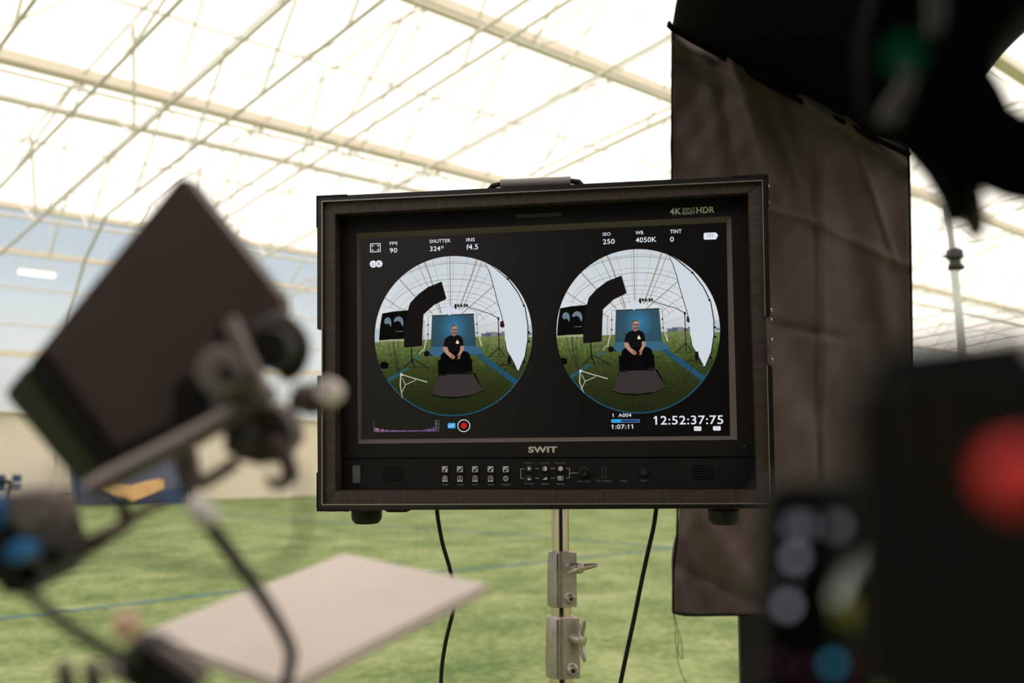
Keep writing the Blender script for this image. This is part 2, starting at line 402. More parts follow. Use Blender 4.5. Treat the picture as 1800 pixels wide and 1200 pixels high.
Oq = [(557,345),(1349,307),(1364,893),(558,897)]      # outer rim TL TR BR BL
Iq = [(566,354),(1340,317),(1354,884),(566,886)]
Lq = [(589,376),(1315,339),(1331,862),(590,863)]
def ring(m, A, B, d0, d1, sides=(0,1,2,3)):
    for i in sides:
        j = (i+1) % 4; plate(m, [A[i], A[j], B[j], B[i]], d0, d1)
    return m
# body behind the rim
bd = MB(); inn = [(567,355),(1339,318),(1353,883),(567,885)]
ring(bd, inn, [(572,360),(1334,323),(1347,878),(572,880)], .012, .12)
plate(bd, inn, .12, .13, dref=.012)
mpart('case_shell', bd, M_blk)
lip = MB()
plate(lip, [Oq[0],Oq[1],Iq[1],Iq[0]], -.003, .045); plate(lip, [Iq[3],Iq[2],Oq[2],Oq[3]], -.003, .045)
plate(lip, [Oq[0],Iq[0],(566,579),(557,579)], -.003, .045); plate(lip, [(557,660),(566,660),Iq[3],Oq[3]], -.003, .045)
plate(lip, [Iq[1],Oq[1],(1354.5,556),(1345.5,556)], -.003, .045); plate(lip, [(1348,642),(1357.5,642),Oq[2],Iq[2]], -.003, .045)
lipo = mpart('case_rim', lip, M_rim, bevel=.0012)
hl = MB()      # fine lip along the inside of the rim, its highlight put into a pale colour
plate(hl, [(566,353),(1340,316),(1340,317.6),(566,354.6)], -.0042, 0); plate(hl, [(565.5,886),(1354,884),(1354,885.6),(565.5,887.6)], -.0042, 0)
plate(hl, [(565,353),(566.3,353),(566.3,886),(565,886)], -.0042, 0); plate(hl, [(1339.4,316),(1340.8,316),(1346,556),(1344.6,556)], -.0042, 0); plate(hl, [(1347.8,642),(1349.2,642),(1355,884),(1353.4,884)], -.0042, 0)
mpart('rim_lip', hl, mat('lip_highlight_metal', (.34,.31,.29), .3, .6), lipo)
def guard(*qs):
    m = MB()
    for q in qs: plate(m, q, -.004, .05)
    mpart('corner_guard', m, M_blk2, bevel=.0008)
guard([(555.5,343.5),(610,341),(610,346),(555.5,347.5)], [(555.5,347),(558.2,347),(558.2,400),(555.5,400)])
guard([(1285,308.2),(1351,305),(1351,309),(1285,312)], [(1348.4,309),(1351,309),(1352,362),(1349.6,362)])
guard([(555.8,830),(558.3,830),(558.3,894),(556,894)], [(556,894),(612,893.5),(612,898.6),(556,898.8)])
for k_ in (0,2): ln = MB(); ring(ln, Iq, Lq, .004, .012, (k_,)); mpart('lining', ln, M_line, bevel=.0008)
ln = MB(); plate(ln, [(566,354),(589,376),(590,863),(566,886)], .0038, .012); mpart('lining', ln, M_line2, bevel=.0008); ln = MB(); plate(ln, [(1315,339),(1340,317),(1354,884),(1331,862)], .0038, .012)
mpart('lining', ln, M_line2, bevel=.0008)
BD = .034
rec = MB()
for i in range(4):
    j = (i+1) % 4; a, b = ML(*Lq[i],.012), ML(*Lq[j],.012)
    off = Vector((0,BD-.012+.02,0)); out = [Vector((-.004,0,0)),Vector((0,0,.004)),Vector((.004,0,0)),Vector((0,0,-.004))][(i+1) % 4]
    rec.poly([a, b, b+out, a+out], [a+off, b+off, b+out+off, a+out+off])
mpart('recess_wall', rec, M_line2)
for sx in range(0):
    pass
# bezel
def flat(q, d): return [(ML(x, y, d)) for x, y in q]
Sq = [(634.5,420),(1277,391),(1283.5,765.6),(636,772)]
Cq = [(627,410),(1285,380),(1296,772.4),(629.4,779.5)]
bz = MB()
Lb = [ML(*p, .012) for p in Lq]; Lb = [Vector((p.x, BD, p.z)) for p in Lb]
Cb = flat(Cq, BD)
split = [ML(560,804,BD), ML(1360,801.5,BD)]          # groove above the control strip
def zline(x): a, b = split; return a.z+(b.z-a.z)*(x-a.x)/(b.x-a.x)
L3 = Vector((Lb[3].x, BD, zline(Lb[3].x))); L2 = Vector((Lb[2].x, BD, zline(Lb[2].x)))
def slab(m, loop, th=.012): m.poly(loop, [p+Vector((0,th,0)) for p in loop])
slab(bz, [Lb[0],Lb[1],Cb[1],Cb[0]]); slab(bz, [Lb[1],L2,Cb[2],Cb[1]]); slab(bz, [L2,L3,Cb[3],Cb[2]]); slab(bz, [L3,Lb[0],Cb[0],Cb[3]])
bezel = mpart('bezel', bz, M_blk2)
cp = MB(); g = Vector((0,0,-.0022)); dd = Vector((0,.0015,0))
slab(cp, [L3+g+dd, L2+g+dd, Lb[2]+dd, Lb[3]+dd]); panel = mpart('control_strip', cp, M_blk2, bevel=.0008)
gr = MB(); plate(gr, [(600,800),(1325,797),(1325,806),(600,808)], BD+.006, BD+.010); mpart('groove_backing', gr, M_rub)
SD = BD+.007
ch = MB(); Sb = flat(Sq, SD)
for i in range(4):
    j = (i+1) % 4; ch.poly([Cb[i], Cb[j], Sb[j], Sb[i]], [p+Vector((0,.004,0)) for p in (Cb[i], Cb[j], Sb[j], Sb[i])])
mpart('screen_bevel', ch, M_cham)
sc = MB(); slab(sc, [Vector((p.x,SD,p.z)) for p in Sb], .004); screen = mpart('screen', sc, M_glass)
# slot, screws, tabs, grilles
def rr(x0, y0, x1, y1, r, n=5):                       # rounded rectangle outline in pixels
    o = []
    for cx, cy, a0 in ((x1-r,y0+r,-90),(x1-r,y1-r,0),(x0+r,y1-r,90),(x0+r,y0+r,180)):
        for k in range(n+1):
            a = math.radians(a0+90*k/n); o.append((cx+r*math.cos(a), cy+r*math.sin(a)))
    return o
def skew(pts, k, x0=None):                            # follow the slope of the panel's rows
    x0 = pts[0][0] if x0 is None else x0
    return [(x, y+k*(x-x0)) for x, y in pts]
m = MB(); plate(m, skew(rr(906,375,987,381.5,3), -.045, 946), BD-.0006, BD+.001); mpart('indicator_slot', m, mat('slot_diffuser',(.028,.032,.030),.4), bezel)
for (x, y) in ((614,398.5),(617,792),(1309.7,785.6),(1297,367.8)):
    p = ML(x, y, BD); sk = MB(); sk.lathe(p+Vector((0,.001,0)), (0,-1,0), [(.0026,0),(.0026,.0012),(.0018,.0018),(.0009,.0018),(.0008,.0008)], 16)
    mpart('screw', sk, M_rim, bezel)
m = MB(); plate(m, [(619.3,818),(632.4,818),(632.8,848.5),(619.8,849)], BD-.002, BD+.002); mpart('pull_tab', m, mat('grey_tab',(.085,.082,.080),.5), panel, bevel=.0006)
m = MB(); plate(m, [(1300,812),(1312.6,811.5),(1313,846),(1300.4,846.5)], BD+.0008, BD+.0016); mpart('pull_tab', m, M_blk, panel)
def dots(m, x0, y0, x1, y1, nx, ny, sl, rad):
    for i in range(nx):
        for j in range(ny):
            if (i in (0,nx-1)) and (j in (0,ny-1)): continue
            x = x0+(x1-x0)*i/(nx-1); y = y0+(y1-y0)*j/(ny-1)+sl*(x-x0)
            p = ML(x, y, BD+.0015); n = len(m.v)
            m.lathe(p+Vector((0,-.0004,0)), (0,1,0), [(rad,0),(rad,.001)], 8)
for q in ((675,822,707,845,8,6,-.01),(1218,818.5,1252,842.5,9,6,-.008)):
    m = MB(); dots(m, *q, .0011); mpart('speaker_grille', m, mat('grille_hole',(.0008,.0008,.0008),.9,spec=.05), panel)

# text helper
def text_mesh(s):
    cu = bpy.data.curves.new('t', 'FONT'); cu.body = s; cu.resolution_u = 4; cu.fill_mode = 'FRONT'
    cu.offset = BOLD[0]; cu.space_character = BOLD[1]
    ob = bpy.data.objects.new('t', cu); C.objects.link(ob)
    dg = bpy.context.evaluated_depsgraph_get(); dg.update()
    me = bpy.data.meshes.new_from_object(ob.evaluated_get(dg))
    vs = [v.co.copy() for v in me.vertices]; fs = [tuple(p.vertices) for p in me.polygons]
    bpy.data.objects.remove(ob); bpy.data.curves.remove(cu); bpy.data.meshes.remove(me)
    return vs, fs
BOLD = [.008, 1.06]
def put_text(m, s, x0, y0, x1, y1, dep, mi=0, slope=0, bold=None):
    """text fitted in the pixel box, laid on the monitor plane y=dep; x0,y1 is its lower left corner"""
    if bold is not None: BOLD[0] = bold
    vs, fs = text_mesh(s); BOLD[0] = .008
    ax = min(v.x for v in vs); bx_ = max(v.x for v in vs); ay = min(v.y for v in vs); by = max(v.y for v in vs)
    a = ML(x0, y1, dep); w_ = (ML(x1, y1, dep)-a).length; h_ = (ML(x0, y0, dep)-a).length
    m.add([Vector((a.x+(v.x-ax)/(bx_-ax)*w_, dep, a.z+(v.y-ay)/(by-ay)*h_)) for v in vs], fs, mi)
W_ = emi((226,229,240)); K_ = emi((24,24,30))
LM = [W_, K_, emi((40,160,225)), emi((18,70,130)), emi((190,30,34)), emi((90,70,120)), emi((70,90,170)), emi((150,120,100)), emi((120,122,128)), emi((150,60,70))]
TD = SD-.0006
def rd(name, m): mpart(name, m, LM, screen, norm=False)
for s, x0, y0, x1, y1 in (('FPS',685.1,425,698.7,430.5),('90',685,436,698.3,444.2),('SHUTTER',755.2,421,791.6,427.2),('324',755.8,433,774,441.4),
    ('IRIS',819.5,418.6,834.4,424.4),('f4.5',820,429.5,840.3,438.8),('ISO',1059.8,408.8,1073.3,414.4),('250',1059.8,420.4,1080.6,429.2),
    ('WB',1117,406,1130.7,412.2),('4050K',1117.5,417.4,1154,426.4),('TINT',1178,403.6,1198,410.2),('0',1178,416,1184.6,424.8),
    ('1  A004',1077.5,726.6,1109.8,732.8),('1:07:11',1076.6,746,1112.8,753.8),('12:52:37:75',1152.2,731,1271.5,746.4)):
    tx = MB(); put_text(tx, s, x0, y0, x1, y1, TD); rd('readout_text', tx)
def spoly(m, pts, dep, mi): m.add([ML(x, y, dep) for x, y in pts], [tuple(range(len(pts)))], mi)
def flag1(x, y, h):                                   # the slanting top stroke of a figure 1
    tx = MB(); spoly(tx, [(x,y),(x+.6,y),(x+.6,y+h*.16),(x-h*.24,y+h*.36),(x-h*.24,y+h*.20)], TD-.00005, 0); mpart('readout_text', tx, LM, screen, norm=False)
flag1(1152.6,731,15); flag1(1077.6,726.7,6); flag1(1076.8,746.1,7.6); flag1(1105.4,745.6,7.6); flag1(1111.2,745.5,7.6)
def sframe(m, x0, y0, x1, y1, t_, dep, mi, sl=-.045):
    for a, b, c, d in ((x0,y0,x1,y0+t_),(x0,y1-t_,x1,y1),(x0,y0,x0+t_,y1),(x1-t_,y0,x1,y1)):
        spoly(m, skew([(a,b),(c,b),(c,d),(a,d)], sl, x0), dep, mi)
def circ(cx, cy, r, n=28, ry=None): ry = ry or r; return [(cx+r*math.cos(2*math.pi*k/n), cy+ry*math.sin(2*math.pi*k/n)) for k in range(n)]
def sann(m, cx, cy, r0, r1, dep, mi, n=36):
    a = [ML(*p, dep) for p in circ(cx,cy,r0,n)]; b = [ML(*p, dep) for p in circ(cx,cy,r1,n)]
    m.add(a+b, [(i,(i+1) % n,(i+1) % n+n,i+n) for i in range(n)], mi)
tx = MB(); sann(tx, 777.6,434.2,1.3,2.1,TD,0); sframe(tx, 650.5, 428, 669, 443.4, 1.2, TD, 0)
for (cx, cy, sx, sy) in ((653.5,431,1,1),(666,430.5,-1,1),(653.5,440.5,1,-1),(666,440,-1,-1)):
    spoly(tx, [(cx,cy),(cx+3.4*sx,cy),(cx+3.4*sx,cy+1.1*sy),(cx+1.3*sx,cy+1.1*sy),(cx+1.3*sx,cy+3*sy),(cx,cy+3*sy)], TD, 0)
rd('framing_icon', tx); tx = MB(); spoly(tx, circ(656.2,464,6.2), TD, 0); spoly(tx, circ(666.2,463.5,6.2), TD-.00005, 0); sann(tx, 666.2,463.5,6.1,6.7,TD-.0001,1)
put_text(tx, 'L', 654.6,461.3,657.6,467, TD-.0002, 1); put_text(tx, 'R', 664.4,460.8,668.2,466.5, TD-.0002, 1)
rd('eye_badge', tx); tx = MB(); spoly(tx, skew(rr(1237,408.5,1260,420.5,2.4), -.03), TD, 0); spoly(tx, [(1259,411.5),(1261.8,411.5),(1261.8,416),(1259,416)], TD, 0)
put_text(tx, '72%', 1241.5,410.6,1254.5,416.8, TD-.0002, 8, bold=.0)
rd('battery_badge', tx); tx = MB(); spoly(tx, skew(rr(1074,736.4,1125,742.4,2.9), -.012), TD, 8); spoly(tx, skew(rr(1075,737.2,1124.2,741.6,2.1), -.012), TD-.0001, 3)
spoly(tx, skew(rr(1074,736.4,1092,742.4,2.6), -.012), TD-.0002, 2)
rd('progress_bar', tx); tx = MB(); spoly(tx, rr(1219.8,749.2,1232.8,757,1.6), TD, 0); put_text(tx, 'EXT', 1222,751.2,1230.8,755.4, TD-.0002, 8, bold=0)
rd('source_badge', tx); tx = MB(); spoly(tx, rr(1253.4,748.8,1266.8,756.4,1.6), TD, 0); put_text(tx, 'TC', 1257,750.6,1262.8,754.8, TD-.0002, 8, bold=0)
rd('source_badge', tx); tx = MB(); spoly(tx, rr(787,743,800.6,752.6,1.8), TD, 2); put_text(tx, 'LUT', 788.6,745.6,799,750.6, TD-.0002, 0, bold=.01)
rd('blue_badge', tx); tx = MB(); sann(tx, 815.3,748,9.9,11.1,TD,0); spoly(tx, circ(815.3,748,5.2), TD, 4)
rd('record_symbol', tx); tx = MB(); spoly(tx, [(657,739),(657.6,739),(657.8,758.4),(766,756.8),(766,757.8),(657,759.4)], TD, 5); spoly(tx, [(765,738),(765.8,738),(765.8,758),(765,758)], TD, 8)
random.seed(3)
hx = 658
while hx < 764:
    t_ = (hx-658)/106; h_ = 1.2+6*math.exp(-(t_*8)**1.2)+7*math.exp(-((1-t_)*7)**1.3)*(.5+.5*random.random())+random.random()
    spoly(tx, [(hx,758-h_),(hx+1.4,758-h_*.9),(hx+1.4,758),(hx,758)], TD-.00005, random.choice((5,5,6,7,9))); hx += 1.5
rd('histogram', tx); tx = MB()
for k in range(3): sframe(tx, 767, 738.2+6.6*k, 771.6, 744.6+6.6*k, .5, TD, 8, 0)
rd('level_meter', tx)
# two fisheye pictures ----------------------------------------------------
def grad_mat(name, fn):
    m = bpy.data.materials.new(name); m.use_nodes = True; t = m.node_tree; t.nodes.clear()
    em = t.nodes.new('ShaderNodeEmission'); ou = t.nodes.new('ShaderNodeOutputMaterial'); t.links.new(em.outputs[0], ou.inputs[0])
    t.links.new(fn(t), em.inputs[0]); return m
def ramp(t, src, stops):
    r = t.nodes.new('ShaderNodeValToRGB'); el = r.color_ramp.elements
    el[0].position = stops[0][0]; el[0].color = (*lin(stops[0][1]), 1); el[1].position = stops[-1][0]; el[1].color = (*lin(stops[-1][1]), 1)
    for p_, c_ in stops[1:-1]: q_ = el.new(p_); q_.color = (*lin(c_), 1)
    t.links.new(src, r.inputs[0]); return r.outputs[0]
def pic_mats(cx, cz, R):
    def coord(t):
        tc_ = t.nodes.new('ShaderNodeTexCoord'); mp = t.nodes.new('ShaderNodeMapping'); mp.vector_type = 'TEXTURE'
        mp.inputs['Location'].default_value = (cx, 0, cz); mp.inputs['Scale'].default_value = (R, R, R)
        t.links.new(tc_.outputs['Object'], mp.inputs[0]); return mp.outputs[0]
    def gfn(t):
        c_ = coord(t); s_ = t.nodes.new('ShaderNodeSeparateXYZ'); t.links.new(c_, s_.inputs[0])
        n_ = t.nodes.new('ShaderNodeTexNoise'); n_.inputs['Scale'].default_value = 26; n_.inputs['Detail'].default_value = 5; t.links.new(c_, n_.inputs['Vector'])
        mr = t.nodes.new('ShaderNodeMapRange'); mr.inputs[1].default_value = -.25; mr.inputs[2].default_value = .0+.0; mr.inputs[1].default_value = -1; mr.inputs[2].default_value = 0
        t.links.new(s_.outputs['Z'], mr.inputs[0])
        ad = t.nodes.new('ShaderNodeMath'); ad.operation = 'MULTIPLY_ADD'; ad.inputs[1].default_value = .45; t.links.new(n_.outputs['Fac'], ad.inputs[0])
        sb = t.nodes.new('ShaderNodeMath'); sb.operation = 'SUBTRACT'; sb.inputs[1].default_value = .22; t.links.new(mr.outputs[0], sb.inputs[0]); t.links.new(sb.outputs[0], ad.inputs[2])
        return ramp(t, ad.outputs[0], [(0,(30,36,18)),(.35,(40,48,24)),(.62,(56,66,32)),(.82,(82,98,50)),(1,(118,128,82))])
    def bfn(t):
        c_ = coord(t); mp = t.nodes.new('ShaderNodeMapping'); mp.vector_type = 'TEXTURE'; mp.inputs['Location'].default_value = (.02, 0, .10); mp.inputs['Scale'].default_value = (.36,.36,.40)
        t.links.new(c_, mp.inputs[0])
        sx_ = t.nodes.new('ShaderNodeSeparateXYZ'); t.links.new(mp.outputs[0], sx_.inputs[0]); cb_ = t.nodes.new('ShaderNodeCombineXYZ')
        t.links.new(sx_.outputs['X'], cb_.inputs[0]); t.links.new(sx_.outputs['Z'], cb_.inputs[2])
        ln_ = t.nodes.new('ShaderNodeVectorMath'); ln_.operation = 'LENGTH'; t.links.new(cb_.outputs[0], ln_.inputs[0])
        return ramp(t, ln_.outputs['Value'], [(0,(60,128,164)),(.22,(52,106,138)),(.5,(50,82,98)),(1,(46,70,80))])
    def rfn(t):
        c_ = coord(t); s_ = t.nodes.new('ShaderNodeSeparateXYZ'); t.links.new(c_, s_.inputs[0])
        return ramp(t, s_.outputs['Z'], [(0,(196,200,203)),(.25,(214,219,224)),(1,(200,208,214))])
    return grad_mat('picture_grass', gfn), grad_mat('picture_backdrop', bfn), grad_mat('picture_roof', rfn)
def picture(cpx, cpy, exr, eyr, shift):
    c0 = ML(cpx, cpy, TD); Rx = (ML(cpx+exr, cpy, TD)-ML(cpx-exr, cpy, TD)).length/2; Rz = (ML(cpx, cpy-eyr, TD)-ML(cpx, cpy+eyr, TD)).length/2
    m = MB(); cols = []; mats = list(pic_mats(c0.x, c0.z, Rz)); lay = [0]
    def ci(c):
        if c not in cols: cols.append(c); mats.append(emi(c))
        return 3+cols.index(c)
    def T(x, y, sh=0):
        nx = (x-603)/537+sh; ny = (618-y)/547; r = math.hypot(nx, ny)
        if r > .998: nx /= r/.998; ny /= r/.998
        return Vector((c0.x+nx*Rx, TD-lay[0]*.000012, c0.z+ny*Rz))
    def pg(pts, c, sh=0):
        lay[0] += 1; m.add([T(x, y, sh) for x, y in pts], [tuple(range(len(pts)))], c if isinstance(c, int) else ci(c))
    def pl(pts, wd, c, sh=0, near=False):
        lay[0] += 1; k = ci(c)
        for i in range(len(pts)-1):
            a = Vector(pts[i]); b = Vector(pts[i+1]); n = (b-a).orthogonal().normalized()*wd/2
            if min(math.hypot((a.x-603)/537+sh,(a.y-618)/547), math.hypot((b.x-603)/537+sh,(b.y-618)/547)) > 1.0: continue
            m.add([T(*(a+n),sh),T(*(b+n),sh),T(*(b-n),sh),T(*(a-n),sh)], [(0,1,2,3)], k)
    def arc(r, cx, cy, a0, a1, wd, c, ry=None):
        ry = ry or r; pts = [(cx+r*math.cos(math.radians(a0+(a1-a0)*k/24)), cy-ry*math.sin(math.radians(a0+(a1-a0)*k/24))) for k in range(25)]
        pl(pts, wd, c)
    E_ = [(603+537*math.cos(2*math.pi*k/96), 618-547*math.sin(2*math.pi*k/96)) for k in range(96)]
    pg(E_, 2)
    tr, tr2, tr3 = (128,128,120), (160,163,160), (152,145,128)
    for px_ in ((592,70,592,420),(618,70,602,420),(570,70,585,420)): pl([px_[:2],px_[2:]], 2.5 if px_[0]!=592 else 5, tr2 if px_[0]!=592 else tr)
    for pts, wd, c in (([(412,95),(452,200),(530,465)],9,tr3),([(372,120),(420,230),(520,465)],4,tr),([(470,90),(500,200),(560,420)],2.5,tr2),
        ([(240,215),(330,320),(470,465)],8,tr3),([(310,150),(370,240),(470,400)],2.5,tr2),([(140,345),(230,410),(420,520)],6,tr3),([(125,400),(260,440),(430,545)],2.5,tr2),
        ([(778,95),(735,220),(650,440)],9,tr3),([(812,110),(770,220),(668,450)],4,tr),([(712,80),(690,200),(625,430)],2.5,tr2),([(905,270),(800,360),(668,470)],7,tr3),
        ([(860,190),(790,290),(650,440)],2.5,tr2),([(940,380),(850,430),(760,500)],3.5,tr3),([(950,440),(860,480),(760,540)],2.5,tr2),([(960,520),(870,545),(770,570)],2.5,tr2)):
        pl(pts, wd, c)
    for r_, y_, wd, c in ((500,110,3,tr2),(500,122,3.5,tr),(430,198,3,tr2),(425,230,3.5,tr),(370,275,2.5,tr2),(350,316,3,tr),(300,345,2.5,tr2),(290,372,2.5,tr),(240,395,2.2,tr2),(220,418,3,tr)):
        arc(r_*1.05, 600, y_+r_*.62, 18, 162, wd, c, ry=r_*.62)
    # horizon haze and buildings, grass
    pg([(60,560),(130,556),(130,655),(66,655)], (176,190,200)); pg([(1060,560),(1145,560),(1145,640),(1060,640)], (176,190,200))
    hz = [(66,648),(400,640),(603,632),(770,628),(960,626),(1141,640)]
    low = [(603+537*math.cos(math.radians(a)), 618-547*math.sin(math.radians(a))) for a in range(-3,-178,-4)]
    pg(hz+low, 0)
    for x0, x1, y0, c in ((800,830,606,(92,104,122)),(830,866,600,(84,96,112)),(866,905,598,(128,128,128)),(905,935,606,(88,98,108)),(935,962,598,(110,112,118)),(120,170,632,(120,128,110)),(1112,1138,610,(110,120,130))):
        pg([(x0,y0),(x1,y0+2),(x1,628),(x0,629)], c)
    bl = (34,78,104)
    pg([(750,745),(790,740),(905,825),(1040,930),(1022,960),(900,865)], bl); pg([(148,905),(230,858),(300,822),(306,832),(240,876),(156,930)], (40,84,96))
    pl([(603+533*math.cos(math.radians(a)), 618-543*math.sin(math.radians(a))) for a in range(-30,-150,-4)], 11, bl)
    pg([(330,775),(384,745),(400,750),(345,785)], (50,90,90))
    # background stands
    for pts in ([(438,480),(436,690)],[(410,510),(406,690)],[(770,478),(776,690)]): pl(pts, 3, (92,92,86))
    pl([(434,600),(408,710)], 7, (190,188,150)); pl([(776,610),(800,692)], 7, (190,188,150)); pl([(790,600),(803,690)],3,(170,170,140))
    for p_ in ((436,604),(438,540),(772,602),(770,545)): pg(circ(*p_,6,10), (24,24,24))
    pl([(440,478),(775,476)], 3, (60,60,60))
    # backdrop
    pg([(466,476),(750,472),(764,690),(822,738),(760,750),(640,755),(520,757),(436,745),(455,690)], 1)
    pg([(455,690),(764,690),(822,738),(740,750),(620,756),(500,757),(436,745)], (58,98,122))
    pg([(464,473),(752,470),(752,476),(464,479)], (40,44,46))
    # softbox ball, boom and stand
    pg([(553,425),(575,415),(600,417),(618,430),(617,455),(600,472),(584,478),(560,462),(552,442)], (208,212,228))
    bk = (22,21,20)
    pl([(625,408),(650,412),(690,415),(740,435),(800,455),(860,475),(912,505)], 5, bk); pg([(620,402),(634,402),(634,438),(624,434),(619,425)], bk)
    for x in (645,665,690,705): pg([(x-6,405),(x,400),(x+6,408),(x+4,425),(x-5,424)], bk)
    pl([(915,505),(918,760)], 6, bk); pl([(918,705),(845,770)], 5, bk); pl([(918,705),(957,772)], 5, bk); pl([(850,765),(950,768)], 2.5, bk)
    pg([(928,532),(944,526),(956,545),(954,570),(934,572),(926,560)], (52,22,22)); pg([(908,500),(922,500),(922,520),(910,520)], bk)
    pl([(915,760),(915,810)],3,(70,80,60))
    # white diffuser screen
    pg([(832,118),(880,150),(985,245),(1050,340),(1095,440),(1112,560),(1112,660),(1090,770),(1048,866),(1036,862),(1015,810),(968,725),(958,660),(955,560),(930,460),(905,370),(882,270),(860,190)], (206,214,222), shift*.4)
    pl([(832,118),(880,150),(985,245),(1050,340),(1095,440),(1112,560),(1110,660),(1090,770),(1048,866)], 7, (18,18,18), shift*.4)
    pl([(832,118),(860,190),(882,270),(905,370),(930,460),(955,560)], 5, (40,42,44), shift*.4)
    pl([(958,660),(968,725),(1015,810),(1036,862),(1048,866)], 5, (26,26,26), shift*.4)
    for p_ in ((982,243),(1087,427),(1117,608),(1118,670),(1085,805)): pg(circ(*p_,8,10), (20,20,20), shift*.4)
    pl([(980,780),(985,830),(940,820),(915,835)], 5, bk); pl([(985,800),(1020,840)],5,bk); pg([(975,765),(995,762),(1000,800),(985,825),(972,810)], bk); pl([(960,840),(925,925)],3,(30,34,24)); pl([(990,830),(1030,850)],4,bk)
    # flag, small monitor, stands on the left
    pl([(322,690),(326,800)], 8, bk, shift); pl([(326,770),(270,832)], 6, bk, shift); pl([(330,770),(450,838)], 6, bk, shift); pl([(328,775),(345,835)],6,bk,shift); pl([(290,825),(420,825)],3,bk,shift)
    pl([(198,630),(205,740),(240,875)], 6, (40,38,34), shift); pl([(160,630),(172,720),(205,800),(228,860)], 3, bk, shift); pl([(235,640),(222,720),(232,800)], 3, bk, shift)
    wh = (196,190,176)
    pl([(248,872),(243,950),(252,1042)], 7, wh, shift); pl([(248,872),(330,900),(430,930)], 6, wh, shift); pl([(258,900),(280,945),(350,915)], 4, wh, shift); pl([(280,945),(252,1000)], 4, wh, shift); pg(circ(252,876,11,12), wh, shift)
    pg([(122,452),(200,440),(305,434),(285,632),(180,632),(98,638),(106,540)], (13,13,12), shift)
    pg([(100,636),(285,630),(285,640),(100,648)], (150,150,110), shift)
    scr = (104,124,138)
    pg([(135,515),(140,490),(160,478),(178,488),(186,515),(182,546),(165,520),(150,528)], scr, shift); pg([(200,505),(215,482),(240,474),(262,488),(270,515),(265,548),(245,512),(225,505),(212,515)], scr, shift)
    for x in (215,228,240,250,258): pg([(x,576),(x+6,576),(x+6,581),(x,581)], (130,130,130), shift)
    pg([(105,790),(135,783),(165,796),(160,828),(125,836),(100,822)], (10,11,8), shift)
    pg([(535,245),(567,365),(480,405),(408,468),(402,560),(396,683),(330,688),(271,691),(275,560),(302,430),(316,385),(370,330),(440,280)], (24,21,20), shift)
    # cushion and cable behind the sitter
    pg(circ(428,736,20,14), (16,16,16)); pl([(375,740),(395,712),(412,718)], 5, (190,190,180)); pl([(440,735),(465,750)],8,(16,18,20))
    # mat
    sh = shift*.9
    pg([(512,865),(755,875),(775,920),(808,1000),(700,1038),(600,1046),(520,1036),(456,1018),(480,950)], (14,15,8), sh)
    pg([(510,880),(742,880),(768,930),(806,992),(740,1020),(630,1034),(520,1028),(456,1010),(482,945)], (56,50,48), sh)
    # sitter: box seat, trousers, shirt, arms, head
    pg([(502,782),(735,775),(738,870),(505,880)], (13,11,11), sh)
    pg([(525,745),(548,728),(600,720),(660,720),(700,728),(722,748),(728,800),(733,875),(700,885),(640,800),(600,800),(560,880),(508,885),(512,820)], (10,9,9), sh)
    pg([(690,868),(735,862),(738,882),(700,888)], (34,28,26), sh); pg([(522,880),(560,876),(558,892),(524,893)], (34,28,26), sh)
    sk, sk2 = (176,132,116), (150,104,90)
    pg([(540,690),(565,692),(580,725),(612,752),(622,765),(610,778),(592,770),(560,740),(542,715)], sk, sh); pg([(660,688),(683,690),(680,715),(658,748),(652,775),(636,778),(634,756),(650,730)], sk, sh)
    pg([(590,750),(612,748),(623,764),(614,776),(598,774)], sk2, sh); pg([(632,752),(650,742),(658,756),(652,776),(638,778)], sk2, sh); pg([(620,755),(640,752),(642,772),(622,774)], (20,16,16), sh)
    pg([(552,640),(575,622),(598,612),(636,612),(662,624),(674,640),(681,684),(655,690),(656,722),(580,726),(568,692),(541,692)], (19,18,19), sh)
    pg([(637,645),(650,668),(646,673),(630,673),(627,667)], (226,222,170), sh)
    pg([(600,600),(630,598),(632,614),(616,622),(600,616)], sk2, sh)
    pg([(592,562),(598,550),(616,545),(632,551),(637,566),(636,590),(628,604),(614,610),(602,602),(595,586)], sk, sh)
    pg([(598,588),(614,592),(634,586),(632,602),(616,612),(603,604)], (118,86,76), sh)
    pg([(592,566),(596,550),(612,542),(628,546),(635,556),(620,552),(604,556),(599,580),(594,584)], (86,74,68), sh)
    pg([(604,574),(618,574),(618,582),(605,582)], (24,18,18), sh); pg([(621,574),(636,573),(635,581),(622,582)], (24,18,18), sh); pg([(617,580),(622,580),(624,592),(618,593)], sk2, sh)
    mpart('fisheye_picture', m, mats, screen, norm=False)
picture(795.3, 590, 138.6, 141, 0.0)
picture(1120, 581.6, 144, 144.8, -.05)
# writing on the bezel
m = MB(); put_text(m, '4K', 1177.6,366,1197.5,377.6, BD-.0003, bold=.02); put_text(m, 'HDR', 1224.4,364,1256,375, BD-.0003, bold=.02)
put_text(m, 'INPUT', 1200,365.5,1222,370.8, BD-.0003, bold=.01); put_text(m, 'READY', 1199.7,371.8,1222.4,377.2, BD-.0003, bold=.01); mpart('bezel_print', m, M_print, bezel, norm=False)
m = MB(); put_text(m, 'SWIT', 928.7,784.5,979.6,795.6, BD-.0003, bold=.045); mpart('maker_logo', m, mat('logo_silver',(.52,.49,.46),.4,.3), bezel, norm=False)
PD = BD+.0015
KX = [782,808.5,835,862.3,889]; RX = [930.2,957.6,985.2]
def key(x, y, w_=13.5, h_=13.5):
    m = MB(); plate(m, rr(x-w_/2, y-h_/2, x+w_/2, y+h_/2, 2, 3), PD-.0022, PD+.001); return mpart('button', m, M_blk, mon, bevel=.0004)
KD = PD-.0024
